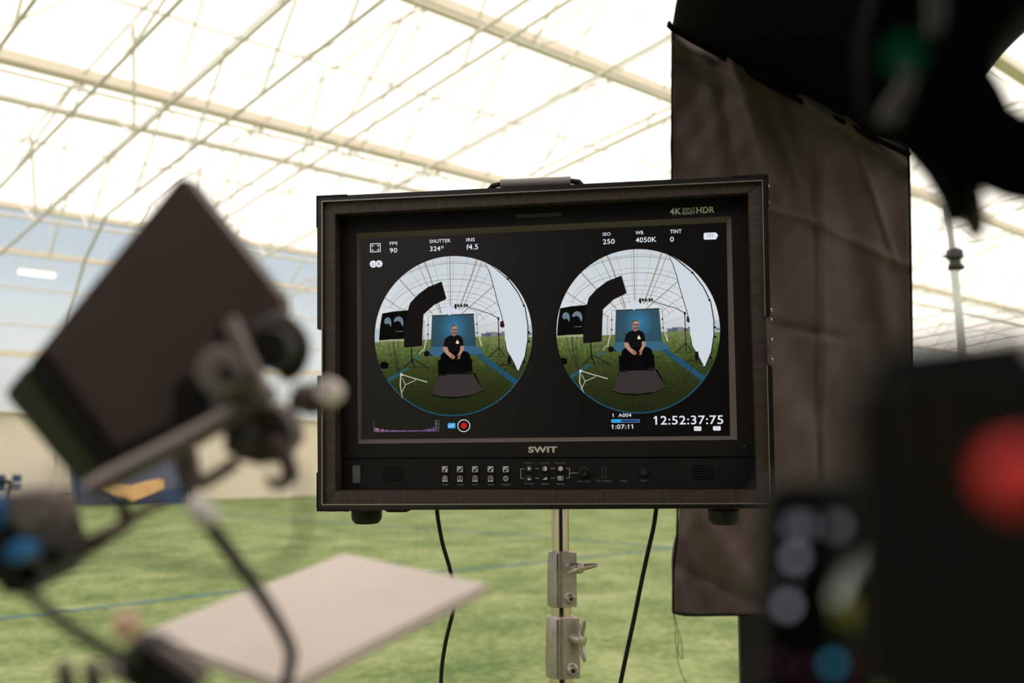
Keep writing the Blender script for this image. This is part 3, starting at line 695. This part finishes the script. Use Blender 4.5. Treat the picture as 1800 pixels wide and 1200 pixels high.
for i, x in enumerate(KX):
    k = key(x, 824.3); m = MB(); x0, x1, y0, y1 = x-5, x+5, 819.4, 829.4
    spoly(m, [(x0,y1-1.5),(x0,y0),(x1-.5,y0)], KD, 0); sframe(m, x0, y0, x1, y1, .7, KD-.00002, 0, 0)
    put_text(m, 'F', x0+1.3,y0+1.2,x0+4,y0+4.6, KD-.0001, 1, bold=.01); put_text(m, str(i+1), x1-4.2,y1-5.6,x1-1,y1-.8, KD-.0001, 0, bold=.015)
    mpart('key_legend', m, [M_key, M_blk], k, norm=False)
    k = key(x, 841); m = MB()
    if i < 4:
        spoly(m, [(x-5.2,846.2),(x-3.4,843.2),(x+3.4,843.2),(x+5.2,846.2)], KD, 0); spoly(m, circ(x,840.4,4.4), KD-.00005, 1); sann(m, x,840.4,3.9,4.7,KD-.0001,0); put_text(m, str(i+1), x-1.5,838.2,x+1.5,842.8, KD-.00015, 0, bold=.015)
    else:
        sann(m, x,840.8,3.3,4.4,KD,0); spoly(m, [(x-.6,838),(x+.6,838),(x+.6,844),(x-.6,844)], KD, 0)
    mpart('key_legend', m, [M_key, M_blk], k, norm=False)
lg = MB()
for i, s in enumerate(('User1','User2','User3','User4','Info/Exit')):
    hw = 5.2 if i < 4 else 7.2; put_text(lg, s, KX[i]-hw+1,849.4,KX[i]+hw+1,853, PD-.0003, bold=0)
for i, s in enumerate(('Brightness','Contrast','Saturation')): put_text(lg, s, RX[i]-9,811.4,RX[i]+8.5,815.4, PD-.0003, 1, bold=0)
for i, s in enumerate(('Backlight','Volume','Source')): put_text(lg, s, RX[i]-(8 if i==0 else 6.5),847.6,RX[i]+(8 if i==0 else 6.5),851.8, PD-.0003, bold=0)
put_text(lg, 'Menu / Enter', 1015.8,843.4,1038.3,847, PD-.0003, bold=0); put_text(lg, 'LUT / Firmware', 1048,843.2,1075,846.8, PD-.0003, bold=0)
put_text(lg, 'Phone', 1091,842.8,1102.4,846.4, PD-.0003, bold=0); put_text(lg, 'Power', 1125.8,842.4,1137.4,846, PD-.0003, bold=0)
def seg(m, a, b, t_=.55):
    a = Vector(a); b = Vector(b); n = (b-a).orthogonal().normalized()*t_
    spoly(m, [tuple(a+n),tuple(b+n),tuple(b-n),tuple(a-n)], PD-.0003, 2)
for y in (823.3, 840.2):
    seg(lg, (940.5,y), (948,y)); seg(lg, (967.5,y-.2), (976,y-.3)); seg(lg, (995,y-.5), (1001,y-.5))
    seg(lg, (915.2,y+.3), (921.5,y+.3))
seg(lg, (915.2,823.4), (915.2,840.4)); seg(lg, (1001,822.8), (1001,839.8)); seg(lg, (1001,831.3), (1015.8,830.8))
mpart('panel_print', lg, [mat('label_print',(.22,.215,.21),.5), M_dimp, mat('guide_print',(.30,.29,.28),.5)], panel, norm=False)
for j, y in enumerate((823.3, 840.0)):
    for i, x in enumerate(RX):
        k = key(x, y, 13, 13); m = MB()
        if (i, j) == (0, 0):
            spoly(m, circ(x,y,2.3,16), KD, 0)
            for a in range(8): aa = a*math.pi/4; spoly(m, circ(x+4.4*math.cos(aa), y+4.4*math.sin(aa), .5, 6), KD, 0)
        elif (i, j) == (1, 0): sann(m, x,y,3.2,4,KD,0); spoly(m, [(x-.4,y-4)]+[(x+4*math.cos(a_),y+4*math.sin(a_)) for a_ in [math.pi*(-.5+q/10) for q in range(11)]]+[(x-.4,y+4)], KD-.00003, 0)
        elif (i, j) == (2, 0): spoly(m, circ(x,y,4,20), KD, 0); spoly(m, circ(x-1.6,y-.6,1.1,10), KD-.0001, 1); spoly(m, circ(x+1.2,y+1.3,.7,10), KD-.0001, 1)
        elif (i, j) == (0, 1):
            spoly(m, [(x-2.4,y+3.6),(x-1.8,y+1),(x,y),(x+1.8,y+1),(x+2.4,y+3.6)], KD, 0)
            for a in range(5): aa = math.pi+a*math.pi/4; spoly(m, circ(x+5*math.cos(aa), y+2.6+4.6*math.sin(aa), .6, 6), KD, 0)
        elif (i, j) == (1, 1): spoly(m, [(x-4,y+2.6),(x+4,y-2),(x+4,y+2.6)], KD, 0)
        else:
            sframe(m, x-4.6,y-3.6,x+4.6,y+3.8,1,KD,0,0); spoly(m, [(x-5.5,y-.8),(x-1,y-.8),(x-1,y-2.4),(x+2,y),(x-1,y+2.4),(x-1,y+.8),(x-5.5,y+.8)], KD-.0001, 0)
        mpart('key_legend', m, [M_key, M_blk], k, norm=False)
p = ML(1026.6,830,PD); m = MB(); m.lathe(p+Vector((0,.001,0)), (0,-1,0), [(.0078,0),(.0078,.002),(.0068,.003),(.0066,.010),(.0058,.0115),(.0035,.0118),(.002,.0112)], 32); mpart('menu_knob', m, M_rim, panel)
m = MB(); sframe(m, 1058,820.5,1066,839.5,.7,PD-.0006,0,0); plate(m, [(1059,821.5),(1065,821.5),(1065,838.5),(1059,838.5)], PD-.0003, PD+.001); m.mi[-6:] = [1]*6
plate(m, [(1061,824),(1063.2,824),(1063.2,836),(1061,836)], PD-.0008, PD); m.mi[-6:] = [1]*6
mpart('usb_port', m, [mat('port_edge',(.16,.155,.15),.4,.6), M_rub], panel, norm=False)
p = ML(1097,829.6,PD); m = MB(); m.lathe(p, (0,-1,0), [(.0052,0),(.0050,.0012),(.0030,.0014),(.0022,.0004)], 24); mpart('phone_jack', m, M_rim, panel)
p = ML(1132.2,829.6,PD); m = MB(); m.lathe(p, (0,-1,0), [(.0072,0),(.0070,.0012),(.0060,.0022),(.002,.0024)], 28); pw = mpart('power_button', m, M_blk, mon)
m = MB(); sann(m, 1132.2,829.8,1.9,2.5,PD-.0026,0,20); spoly(m, [(1131.9,826.6),(1132.5,826.6),(1132.5,829.4),(1131.9,829.4)], PD-.0026, 0); mpart('power_symbol', m, M_dimp, pw, norm=False)
# handle, latches, feet
a, b = ML(880,322.5,.05), ML(1003,317,.05)
hd = MB(); hd.tube([a+Vector((0,0,-.001)), b+Vector((0,0,-.001))], .0070, 20); hdl = mpart('handle', hd, mat('grey_grip',(.20,.18,.18),.5))
br = MB()
for c, s_ in ((a,-1),(b,1)): br.tube([c+Vector((0,0,-.001)), c+Vector((s_*.012,0,-.003)), c+Vector((s_*.018,0,-.010))], .004, 10)
mpart('handle_bracket', br, M_blk2, hdl)
m = MB(); plate(m, [(1346,557),(1351,557),(1355,640),(1349,640)], -.001, .03); lt = mpart('latch', m, mat('steel_latch',(.17,.155,.15),.38,.7), bevel=.0008)
m = MB(); plate(m, [(1346.5,578),(1353,578),(1355,617),(1349,617)], -.006, .005); mpart('latch_lever', m, mat('steel_lever',(.14,.125,.12),.4,.7), lt, bevel=.0008)
for y in (545,562,597,632):
    x = 1354.5+(y-545)*.02; p = ML(x, y, .01); q = MB(); q.lathe(p, (1,0,-.05), [(.003,0),(.003,.001),(.0015,.002)], 14); mpart('rivet', q, mat('bright_rivet',(.35,.33,.32),.25,.9), lt)
for y in (327,355):
    p = ML(1349.5, y, .01); q = MB(); q.lathe(p, (1,0,-.05), [(.003,0),(.003,.001),(.0015,.002)], 14); mpart('rivet', q, mat('bright_rivet',(.35,.33,.32),.25,.9), lt)
m = MB(); plate(m, [(565,601),(567.5,601),(567.5,636),(565,636)], .0, .03); plate(m, [(567,580),(569,580),(569,660),(567,660)], .0, .03); mpart('latch', m, M_blk2, bevel=.0004)
for cx in (644.5, 1272):
    p = ML(cx, 896, .035); m = MB(); m.lathe(p, (0,0,-1), [(.0225,0),(.0225,.009),(.0215,.014),(.0175,.019),(.006,.0195)], 32); mpart('foot', m, M_rub)
m = MB(); plate(m, [(676,897),(720,897),(714,900),(682,900)], .02, .06); plate(m, [(576,897),(590,897),(588,899),(578,899)], .02, .06); plate(m, [(602,897),(614,897),(612,899),(604,899)], .02, .06); mpart('base_stud', m, M_blk)

# ------------------------------------------------------------------ chrome stand
PDD = 1.475
top = P(984.5, 890, PDD); def_ax = 0
bot = Vector((top.x+.002, top.y, 0))
st = thing('light_stand', Vector((bot.x, bot.y, 0)), 'chrome stand with two cast collars holding up the black field monitor', 'stand')
def sp_(py): return Vector((top.x+.002*(top.z-P(985,py,PDD).z)/top.z, top.y, P(985,py,PDD).z))
MB().tube([sp_(888), sp_(1000)], .0126, 32).build('upper_tube', M_chrome, st)
MB().tube([sp_(990), sp_(1110)], .0150, 32).build('middle_tube', M_chrome, st)
MB().tube([sp_(1110), Vector((bot.x,bot.y,.32))], .0172, 32).build('lower_tube', M_chrome, st)
def collar(y0, y1, r, ky, kdir, by, flat_):
    zt, zb_ = sp_(y0).z, sp_(y1).z; h = zt-zb_; c = sp_(y1)
    m = MB(); m.lathe(c, (0,0,1), [(r*.6,0),(r*.99,0),(r*1.02,.003),(r*1.04,h*.3),(r*1.0,h*.75),(r*.94,h-.003),(r*.9,h),(r*.55,h)], 40)
    # clamp boss in front right, and a seam rib
    q = Vector((r*.42,-r*.50,0)); m.beam(c+q+Vector((0,0,.001)), c+q+Vector((0,0,h-.001)), r*1.25, r*1.15, up=Vector((.35,-1,0)).normalized())
    m.beam(c+Vector((-r*.28,-r*.96,.002)), c+Vector((-r*.28,-r*.92,h-.002)), r*.12, r*.2, up=Vector((0,-1,0)))
    col = m.build('collar', M_cast, st, bevel=.0012)
    ax = Vector(kdir).normalized(); kp = Vector((c.x,c.y,sp_(ky).z))+ax*r*.85
    kb = MB(); kb.lathe(kp, ax, [(r*.55,0),(r*.55,.003),(r*.45,.006),(r*.34,.007),(r*.34,.016),(r*.42,.018),(r*.40,.026),(r*.2,.028)], 28)
    kn = kb.build('clamp_knob', M_cast, st)
    side = ax.cross(Vector((0,0,1))).normalized()
    up_ = Vector((0,0,1)) if not flat_ else (side*.94+Vector((0,0,-.10))).normalized()
    wg = MB(); k0 = kp+ax*.022
    for s_ in (-1,1):
        pts = [k0, k0+up_*s_*.010+ax*.001, k0+up_*s_*.020+ax*(.005), k0+up_*s_*.029+ax*(.008)]
        wg.tube(pts, [.0062,.0052,.0042,.0022], 12, sm=3)
    wg.build('wing', M_cast, kn)
    bp = Vector((c.x,c.y,sp_(by).z))+Vector((r*.62,-r*.95,0)); bl_ = MB(); bl_.lathe(bp, (.25,-1,0), [(r*.46,-.004),(r*.46,.002),(r*.38,.003),(r*.34,.006),(r*.26,.0085)], 24)
    bb = bl_.build('lock_bolt', M_cast, st); s2 = MB(); s2.lathe(bp+Vector((.25,-1,0)).normalized()*.0087, (.25,-1,0), [(r*.14,0),(r*.14,.0003)], 6); s2.build('hex_socket', M_rub, bb)
collar(967, 1062, .0192, 993, (.65,-.76,0), 1046, True)
collar(1078, 1181, .0222, 1113, (.65,-.76,0), 1165, False)
for k in range(3):
    an = math.radians(30+120*k); d_ = Vector((math.cos(an), math.sin(an), 0)); b0 = Vector((bot.x,bot.y,.36))
    MB().tube([b0, b0+d_*.36+Vector((0,0,-.345))], .011, 12).build('leg', M_chrome, st)
    MB().tube([Vector((bot.x,bot.y,.12)), b0+d_*.21+Vector((0,0,-.20))], .007, 10).build('brace', M_chrome, st)
MB().lathe(Vector((bot.x,bot.y,.30)), (0,0,1), [(.026,0),(.03,.01),(.03,.08),(.022,.09)], 28).build('hub', M_cast, st)

# cables behind the monitor
def cable(pix, d, r, label, name='monitor_cable', extra=None):
    pts = [P(x, y, d) for x, y in pix] + (extra or [])
    return tagp(MB().tube(pts, r, 10, sm=6).build(name, M_rub), label, 'cable')
pe = P(776,1280,1.50)
cable([(768,893),(770,912),(778,955),(791,1000),(798,1040),(796,1075),(784,1125),(777,1170),(775,1215),(776,1280)], 1.50, .0031, 'black cable curving down from the left underside of the field monitor', extra=[Vector((pe.x+.01,pe.y,.5)), Vector((pe.x-.02,pe.y,.01)), Vector((pe.x-.2,pe.y-.1,.006))])
pe = P(1078,1280,1.50)
cable([(1154,890),(1149,925),(1140,965),(1127,1025),(1115,1085),(1101,1150),(1088,1215),(1078,1280)], 1.50, .0035, 'black cable slanting down from the right underside of the field monitor', extra=[Vector((pe.x-.03,pe.y,.5)), Vector((pe.x-.03,pe.y,.01)), Vector((pe.x+.2,pe.y+.2,.006))])

# ------------------------------------------------------------------ the hanging flag
FD = 2.15
fl = thing('black_flag', P(1400,1080,FD), 'tall brown-black cloth flag hanging behind the right side of the field monitor', 'flag')
def cloth(top_, bot_, nx, ny, dfun, par, name, mt, left=None, right=None):
    """grid between a top and a bottom pixel curve; depth from dfun(s,t)"""
    def curve(pts, s):
        xs = s*(len(pts)-1); i = min(int(xs), len(pts)-2); return lerp(pts[i], pts[i+1], xs-i)
    vs = []
    for j in range(ny+1):
        t_ = j/ny
        for i in range(nx+1):
            s = i/nx; a = curve(top_, s); b = curve(bot_, s); x, y = lerp(a, b, t_)
            if left: x += (1-s)**3*left(y)
            if right: x += s**3*right(y)
            vs.append(P(x, y, dfun(s, t_, x, y)))
    fs = [(j*(nx+1)+i, j*(nx+1)+i+1, (j+1)*(nx+1)+i+1, (j+1)*(nx+1)+i) for j in range(ny) for i in range(nx)]
    m = MB(); m.add(vs, fs); o = m.build(name, mt, par, ang=180)
    so = o.modifiers.new('thickness', 'SOLIDIFY'); so.thickness = .0015
    return o
def ridge(x, y, x0, y0, x1, y1, wd, amp):             # a fold along a line in the cloth
    L = math.hypot(x1-x0, y1-y0); t_ = ((x-x0)*(x1-x0)+(y-y0)*(y1-y0))/L/L; d_ = ((x-x0)*(y1-y0)-(y-y0)*(x1-x0))/L
    e_ = 1.0 if 0 <= t_ <= 1 else math.exp(-((min(abs(t_),abs(t_-1)))*L/40)**2)
    return amp*e_*math.exp(-(d_/wd)**2)
def fdep(s, t_, x, y):
    d_ = FD + .010*math.sin(s*7+1.0)+.006*math.sin(s*15+t_*3)
    for q in ((1185,78,1290,140,14,-.010),(1185,100,1290,160,12,.008),(1290,110,1360,320,16,-.014),(1310,120,1390,330,12,.010),(1262,110,1290,300,16,.008),
              (1500,240,1565,430,5,-.007),(1330,365,1440,388,7,-.006),(1440,395,1600,470,8,-.006),(1360,570,1440,585,7,.006),(1400,130,1500,240,14,.010),(1440,190,1600,300,10,-.010),
              (1432,300,1440,900,5,.005),(1445,300,1450,900,6,-.004),(1350,430,1420,700,30,.016),(1380,160,1420,330,20,.010),(1200,240,1300,400,40,-.010),(1190,300,1240,320,20,.008),
              (1230,900,1300,1010,24,-.014),(1190,930,1240,1075,16,.010),(1470,330,1520,560,24,.010),(1540,330,1560,600,22,-.008),(1200,1000,1330,1060,10,.006)):
        d_ += ridge(x, y, *q)
    return FD + (d_-FD)*1.7 + .003*math.sin(x*.11+y*.03)*math.sin(y*.05)
cloth([(1181,46),(1232,78),(1283,102),(1330,140),(1400,158),(1470,190),(1540,222),(1597,232)], [(1183,1074),(1206,1080),(1260,1080),(1310,1079),(1380,1080),(1450,1080),(1530,1080),(1606,1080)],
      84, 150, fdep, fl, 'cloth', M_cloth, left=lambda y: 9*math.exp(-((y-905)/45)**2)+2*math.sin(y/60)+1.5*math.sin(y/23))
MB().tube([P(1182,46,FD), P(1181,300,FD), P(1183,620,FD), P(1191,905,FD), P(1184,1000,FD), P(1183,1076,FD)], .0024, 6, sm=4).build('edge_binding', M_floppy, fl)
MB().tube([P(1597,245,FD), P(1600,400,FD), P(1603,600,FD), P(1606,1080,FD)], .0026, 6).build('edge_binding', M_floppy, fl)
MB().tube([P(1183,1076,FD), P(1206,1081,FD), P(1260,1081,FD), P(1320,1080,FD)], .0024, 6, sm=3).build('hem', M_floppy, fl)
tassel = MB()
for q in ([(1184,1076),(1187,1100),(1193,1128),(1190,1150),(1197,1180),(1206,1200)],[(1185,1078),(1192,1105),(1198,1130),(1200,1158),(1190,1140),(1186,1110)]):
    tassel.tube([P(x, y, FD) for x, y in q], .0009, 5, sm=4)
tassel.build('loose_thread', mat('dark_thread',(.07,.09,.05),.8), fl)
def udep(s, t_, x, y): return FD + .01 - .55*(1-t_)*1.0
up_top = [(1200,-60),(1300,-70),(1420,-80),(1560,-80),(1740,-80),(1915,-60)]
up_bot = [(1181,50),(1272,104),(1370,156),(1520,232),(1640,262),(1745,110)]
o = cloth(up_top, up_bot, 40, 24, udep, fl, 'floppy_panel', M_floppy, left=lambda y: -9*math.exp(-((y-30)/35)**2)*0)
o['label'] = 'black upper flap folded towards the camera'
MB().tube([P(1179,40,FD-.01), P(1184,52,FD-.01), P(1280,106,FD-.01), P(1370,158,FD-.01), P(1520,234,FD-.01), P(1600,272,FD-.01)], .006, 10, sm=3).build('frame_rod', M_floppy, fl)
# black board standing behind the flag
q = [(1301,1060),(1420,1060),(1420,1260),(1301,1260)]
a = [P(x, y, 2.3) for x, y in q]; zb0 = a[2].z
a = [a[0], a[1], Vector((a[1].x,a[1].y,0.0)), Vector((a[0].x,a[0].y,0.0))]
bb = MB().poly(a, [p_+Vector((0,.03,0)) for p_ in a]).build('black_board', mat('black_board',(.010,.009,.008),.7,spec=.2), bevel=.002)
tagp(bb, 'upright black board standing on the turf below the hanging flag', 'board')

# silver light stand far right
LD = 3.6
ls0 = P(1690,600,LD)
ls = thing('light_stand', Vector((ls0.x,ls0.y,0)), 'slim silver light stand with a black clamp right of the hanging flag', 'stand')
def lp(px, py): p_ = P(px, py, LD); return Vector((p_.x, ls0.y, p_.z))
MB().tube([lp(1677,352), lp(1683,440)], .0115, 16).build('upper_tube', mat('grey_tube',(.42,.40,.40),.3,.7), ls)
MB().tube([lp(1684,470), lp(1690,600), Vector((ls0.x,ls0.y,.03))], .0145, 16).build('lower_tube', mat('pale_tube',(.70,.72,.71),.4,.3), ls)
m = MB(); m.lathe(lp(1686,473), (0,0,1), [(.018,0),(.026,.005),(.026,.02),(.020,.028),(.020,.04),(.030,.046),(.030,.072),(.018,.082)], 10); cl = m.build('clamp', M_dkg, ls, bevel=.001)
MB().tube([lp(1665,447), lp(1685,447)], .005, 8).build('clamp_pin', M_dkg, cl)
MB().tube([lp(1690,466), lp(1701,467)], .009, 8).build('clamp_knob', M_dkg, cl)
for k in range(3):
    an = math.radians(90+120*k); d_ = Vector((math.cos(an), math.sin(an), 0))
    MB().tube([Vector((ls0.x,ls0.y,.65)), Vector((ls0.x,ls0.y,.02))+d_*.5], .010, 10).build('leg', M_steel, ls)

# ------------------------------------------------------------------ blurred gear close to the lens, left
def para(q, d0):                                      # four pixels seen as a flat parallelogram -> four points
    r = [ray(*p_) for p_ in q]                        # r0 d0 - r1 d1 + r2 d2 - r3 d3 = 0
    Mx = Matrix((( -r[1].x, r[2].x, -r[3].x), (-r[1].y, r[2].y, -r[3].y), (-r[1].z, r[2].z, -r[3].z)))
    s = Mx.inverted() @ (-r[0]*d0)
    return [O+r[0]*d0, O+r[1]*s[0], O+r[2]*s[1], O+r[3]*s[2]], [d0, *s]
def gl(name, pts_px, d, r_px, mt, par, n=14, sm=5):
    pts = [P(x, y, d) for x, y in pts_px]
    rr_ = [k*d/F for k in r_px] if hasattr(r_px, '__len__') else r_px*d/F
    return MB().tube(pts, rr_, n, sm=sm).build(name, mt, par)
def knob(name, px, py, d, r, th, mt, par, ax=(0,-1,0)):
    r *= d/F; m = MB(); m.lathe(P(px, py, d)-Vector(ax).normalized()*th/2, ax, [(r*.85,0),(r,th*.12),(r,th*.85),(r*.85,th),(r*.3,th)], 28)
    return m.build(name, mt, par, bevel=0)
DM = .40
sm_ = thing('small_monitor', P(250,640,DM), 'tilted charcoal camera monitor shell, blurred at the left of the photo', 'monitor')
def mslab(pix, d, th, name, mt, par, bevel=.002, ds=None):
    a, b = prism(pix, d, th, ds); return MB().poly(a, b).build(name, mt, par, bevel=bevel)
mslab([(318,303),(496,528),(472,600),(420,700),(330,790),(215,828),(176,815),(46,640)], DM, .022, 'shell', M_shell, sm_, .002)
mslab([(46,640),(180,818),(206,800),(72,618)], DM-.003, .020, 'hood_joint', M_rub, sm_, .001)
mslab([(46,640),(180,818),(165,850),(138,852),(92,800),(4,692)], DM+.002, .018, 'sun_hood', M_green, sm_, .0015)['label'] = 'hood edge coloured with the dark green reflection of the turf'
arm = thing('articulated_arm', P(430,700,DM-.05), 'grey articulated mounting arm with knobs under the tilted charcoal monitor shell', 'mounting arm')
d_ = DM-.035
gl('arm_bar', [(160,860),(200,838),(330,772),(440,712),(482,688)], d_, [18,20,20,19,16], M_grey, arm)
gl('arm_bar', [(404,560),(425,610),(450,660),(472,706)], d_-.01, [13,15,15,14], M_grey, arm)
knob('swivel', 398, 655, d_-.006, 44, .018, M_grey, arm); knob('swivel_screw', 400, 656, d_-.022, 15, .008, M_rub, arm)
knob('ball_head', 490, 618, d_+.01, 38, .03, M_rub, arm)
gl('ball_joint', [(455,585),(492,575),(520,605),(512,640),(492,658)], d_+.01, [20,28,26,26,18], M_rub, arm)
mslab([(375,575),(396,555),(412,600),(398,622),(372,605)], d_+.004, .02, 'clamp_pad', M_rub, arm)
mslab([(300,670),(350,655),(372,720),(330,775),(180,828),(170,800),(300,740)], d_+.006, .02, 'clamp_block', M_rub, arm)
mslab([(398,742),(430,722),(480,712),(516,760),(505,800),(470,822),(400,806),(385,775)], d_+.004, .025, 'clamp_body', M_shell, arm)
gl('clamp_jaw', [(472,775),(500,800),(508,838),(484,852),(470,835)], d_, [14,16,14,10,5], M_shell, arm)
knob('clamp_hole', 425, 765, d_-.01, 22, .012, M_rub, arm)
gl('handle_stub', [(515,690),(545,702),(578,690)], d_, [20,30,27], M_shell, arm)
knob('handle_tip', 580, 688, d_-.012, 21, .014, M_pink, arm)['label'] = 'pale pink round tip'
gl('release_lever', [(514,724),(522,712),(516,708)], d_, [7,8,7], M_grey, arm)
gl('arm_strut', [(330,790),(345,850),(415,812)], d_+.01, [12,13,12], M_grey, arm)
mslab([(296,800),(330,786),(344,858),(318,866)], d_+.01, .012, 'mount_plate', M_grey, arm)
# cable with silver boot
cb_ = thing('rig_cable', P(420,960,.36), 'blurred black cable with pale silver boot hanging from the mounting arm', 'cable')
gl('lead', [(322,850),(345,895),(385,945),(430,1005),(468,1060),(500,1115),(512,1155),(498,1215)], .36, [8,12,13,13,12,11,11,11], mat('dark_brown_cable',(.035,.03,.028),.55), cb_)
gl('silver_boot', [(335,878),(356,898),(376,918)], .35, [17,24,18], M_silver, cb_)
tl = gl('thin_loop', [(528,820),(533,880),(528,945),(505,990),(440,1012),(330,1000),(200,965),(130,985)], .30, 3.2, M_rub, None, n=8) if False else None
wl_ = MB().tube([P(x, y, .26) for x, y in ((530,820),(534,880),(530,945),(500,990),(430,1010),(320,1000),(210,970),(130,985))], .00062, 8, sm=6).build('thin_wire', M_rub)
tagp(wl_, 'very thin blurred wire looping over the grass below the mounting arm', 'wire')
# camera rig, lower left
rg = thing('camera_rig', P(60,1000,.34), 'blurred black camera rig with tubes at the lower left edge', 'camera rig')
mslab([(-30,890),(20,900),(55,1000),(58,1055),(20,1050),(-30,1045)], .34, .05, 'body', M_rub, rg, .004)
mslab([(-20,870),(60,868),(108,885),(100,925),(50,948),(5,930)], .33, .02, 'top_plate', M_grey, rg, .003)
knob('blue_ring', 40, 968, .318, 19, .012, M_blue, rg)['label'] = 'bright blue round ring'
gl('blue_cap', [(-14,870),(-2,895),(-6,925)], .33, [14,15,12], M_blue, rg)
gl('tube_handle', [(108,972),(150,962),(195,938),(235,908),(290,880)], .36, [18,13,13,11,6], M_shell, rg)
gl('tube_handle', [(214,872),(218,900),(220,930)], .36, [7,11,12], M_rub, rg)
gl('tube_handle', [(222,925),(160,950),(110,980),(60,985)], .345, [12,12,15,12], M_shell, rg)
knob('hinge', 116, 975, .335, 20, .02, M_rub, rg)
gl('lower_arm', [(50,1040),(100,1085),(150,1120),(205,1152),(240,1160)], .30, [11,12,13,13,14], mat('olive_black_tube',(.030,.032,.018),.6), rg)
mslab([(205,1135),(235,1132),(262,1150),(330,1200),(345,1230),(225,1230),(205,1180)], .30, .02, 'grip', M_rub, rg, .003)
gl('peach_knob', [(222,1080),(222,1100),(224,1120)], .30, [21,24,20], M_peach, rg)['label'] = 'peach coloured knob'
gl('lever', [(245,1130),(290,1145),(330,1172),(365,1200)], .31, [7,10,10,9], M_grey, rg)
for (x, y) in ((112,1172),(160,1172)):
    gl('rod_end', [(x,y-8),(x+2,y+12)], .31, [16,17], M_grey, rg); gl('rod', [(x+4,y+18),(x+8,y+60)], .315, [15,17], M_rub, rg)
gl('base_strut', [(190,1170),(240,1190),(330,1215)], .33, [16,18,18], mat('mauve_grey_alloy',(.30,.26,.25),.5), rg)
# grey board below
bq = [(606,970),(862,1024),(506,1206),(238,1112)]
bpts, bds = para(bq, .62)
nrm = (bpts[1]-bpts[0]).cross(bpts[3]-bpts[0]).normalized()
if nrm.z > 0: nrm = -nrm
gb = MB().poly(bpts, [p_+nrm*.006 for p_ in bpts]).build('grey_tray', M_board, bevel=.002)
tagp(gb, 'flat warm grey tray below the tilted monitor, blurred over the grass', 'tray')

# ------------------------------------------------------------------ blurred camera body close to the lens, right
cbd = thing('cinema_camera', P(1650,1000,.135), 'large black camera body, heavily blurred, filling the lower right', 'camera')
mslab([(1500,640),(1545,606),(1640,592),(1900,560),(1900,1300),(1530,1300),(1516,1100),(1512,800)], .112, .008, 'body', mat('camera_black',(.010,.0095,.009),.6,spec=.3), cbd, .003)
kn = knob('record_button', 1798, 838, .102, 52, .006, M_red, cbd); kn['label'] = 'red round button'
mslab([(1345,862),(1360,845),(1530,845),(1540,860),(1540,1290),(1330,1290)], .19, .006, 'display_housing', mat('camera_black',(0,0,0)), cbd, .002)
dp = mslab([(1372,885),(1516,885),(1518,1260),(1352,1260)], .1885, .001, 'display_panel', mat('display_glass',(.002,.002,.003),.4,spec=.2), cbd, 0)
ds_ = MB(); DZ = .1875
def dpoly(pts, mi, dz=DZ): ds_.add([P(x, y, dz) for x, y in pts], [tuple(range(len(pts)))], mi)
dpoly(rr(1388,913,1406,937,3),0); dpoly(rr(1410,913,1424,937,3),0); dpoly(rr(1462,912,1482,937,3),0)
dpoly(circ(1398,980,11),1); dpoly(circ(1386,1022,9),2); dpoly(circ(1384,1064,11),1)
dpoly([(1516,952),(1498,972),(1478,1002),(1464,1040),(1462,1060),(1478,1062),(1486,1034),(1498,1008),(1516,998)],3)
dpoly([(1466,1058),(1500,1052),(1502,1080),(1484,1092),(1466,1082)],4); dpoly([(1480,1092),(1500,1082),(1500,1120),(1486,1120)],5)
dpoly(circ(1464,1166,11,20),6); dpoly(circ(1368,1166,12),7); dpoly(circ(1420,1176,12),7); dpoly(circ(1492,1172,9),8)
ds_.build('readout', [emi((120,124,134)),emi((170,175,188)),emi((78,84,90)),emi((160,160,150)),emi((100,100,30)),emi((50,56,28)),emi((50,140,170)),emi((58,34,46)),emi((70,24,22))], dp, norm=False)
# overhead gear, top right
ov = thing('overhead_rig', P(1700,200,.30), 'black blurred camera gear at the upper right with a dim green light', 'camera gear')
mslab([(1560,-60),(1850,-60),(1800,0),(1745,85),(1748,118),(1768,150),(1790,196),(1850,200),(1850,350),(1800,338),(1752,318),(1712,300),(1708,360),(1700,400),(1682,345),(1656,300),(1612,250),(1560,225),(1530,180),(1525,60)], .30, .015, 'housing', mat('overhead_black',(.0015,.0015,.0015),.9,spec=.03), ov, .003)
gl('drop_arm', [(1690,300),(1706,350),(1714,395),(1718,420)], .31, [22,22,20,10], M_shell, ov)
gl('strap', [(1590,110),(1594,150),(1570,190),(1562,215)], .275, [14,15,18,20], mat('dim_grey_strap',(.011,.009,.009),.7), ov)
gl('strap', [(1640,-30),(1645,20),(1640,60)], .275, [14,16,14], mat('dim_grey_strap2',(.008,.007,.006),.7), ov)
knob('green_lamp', 1588, 96, .16, 26, .003, emi((4,48,26), 1.0, 'green_lamp'), ov)['label'] = 'dim green lamp'

# added black cloth, unseen behind the camera, darkens surfaces that face the lens
bk_ = MB(); n_ = 60; L0, L1 = Vector((-.75,-.75,0)), Vector((1.5,-.95,0)); vs = []
for j in (0, 1):
    for i in range(n_+1):
        p_ = L0.lerp(L1, i/n_); vs.append(p_+Vector((0, .03*math.sin(i*1.1), .02+2.5*j)))
bk_.add(vs, [(i,i+1,i+n_+2,i+n_+1) for i in range(n_)])
bk_ = bk_.build('added_shade_cloth', M_floppy, ang=180); tagp(bk_, 'added black cloth, unseen behind the camera, to darken surfaces facing it', 'drape')
bk_.modifiers.new('thickness', 'SOLIDIFY').thickness = .003
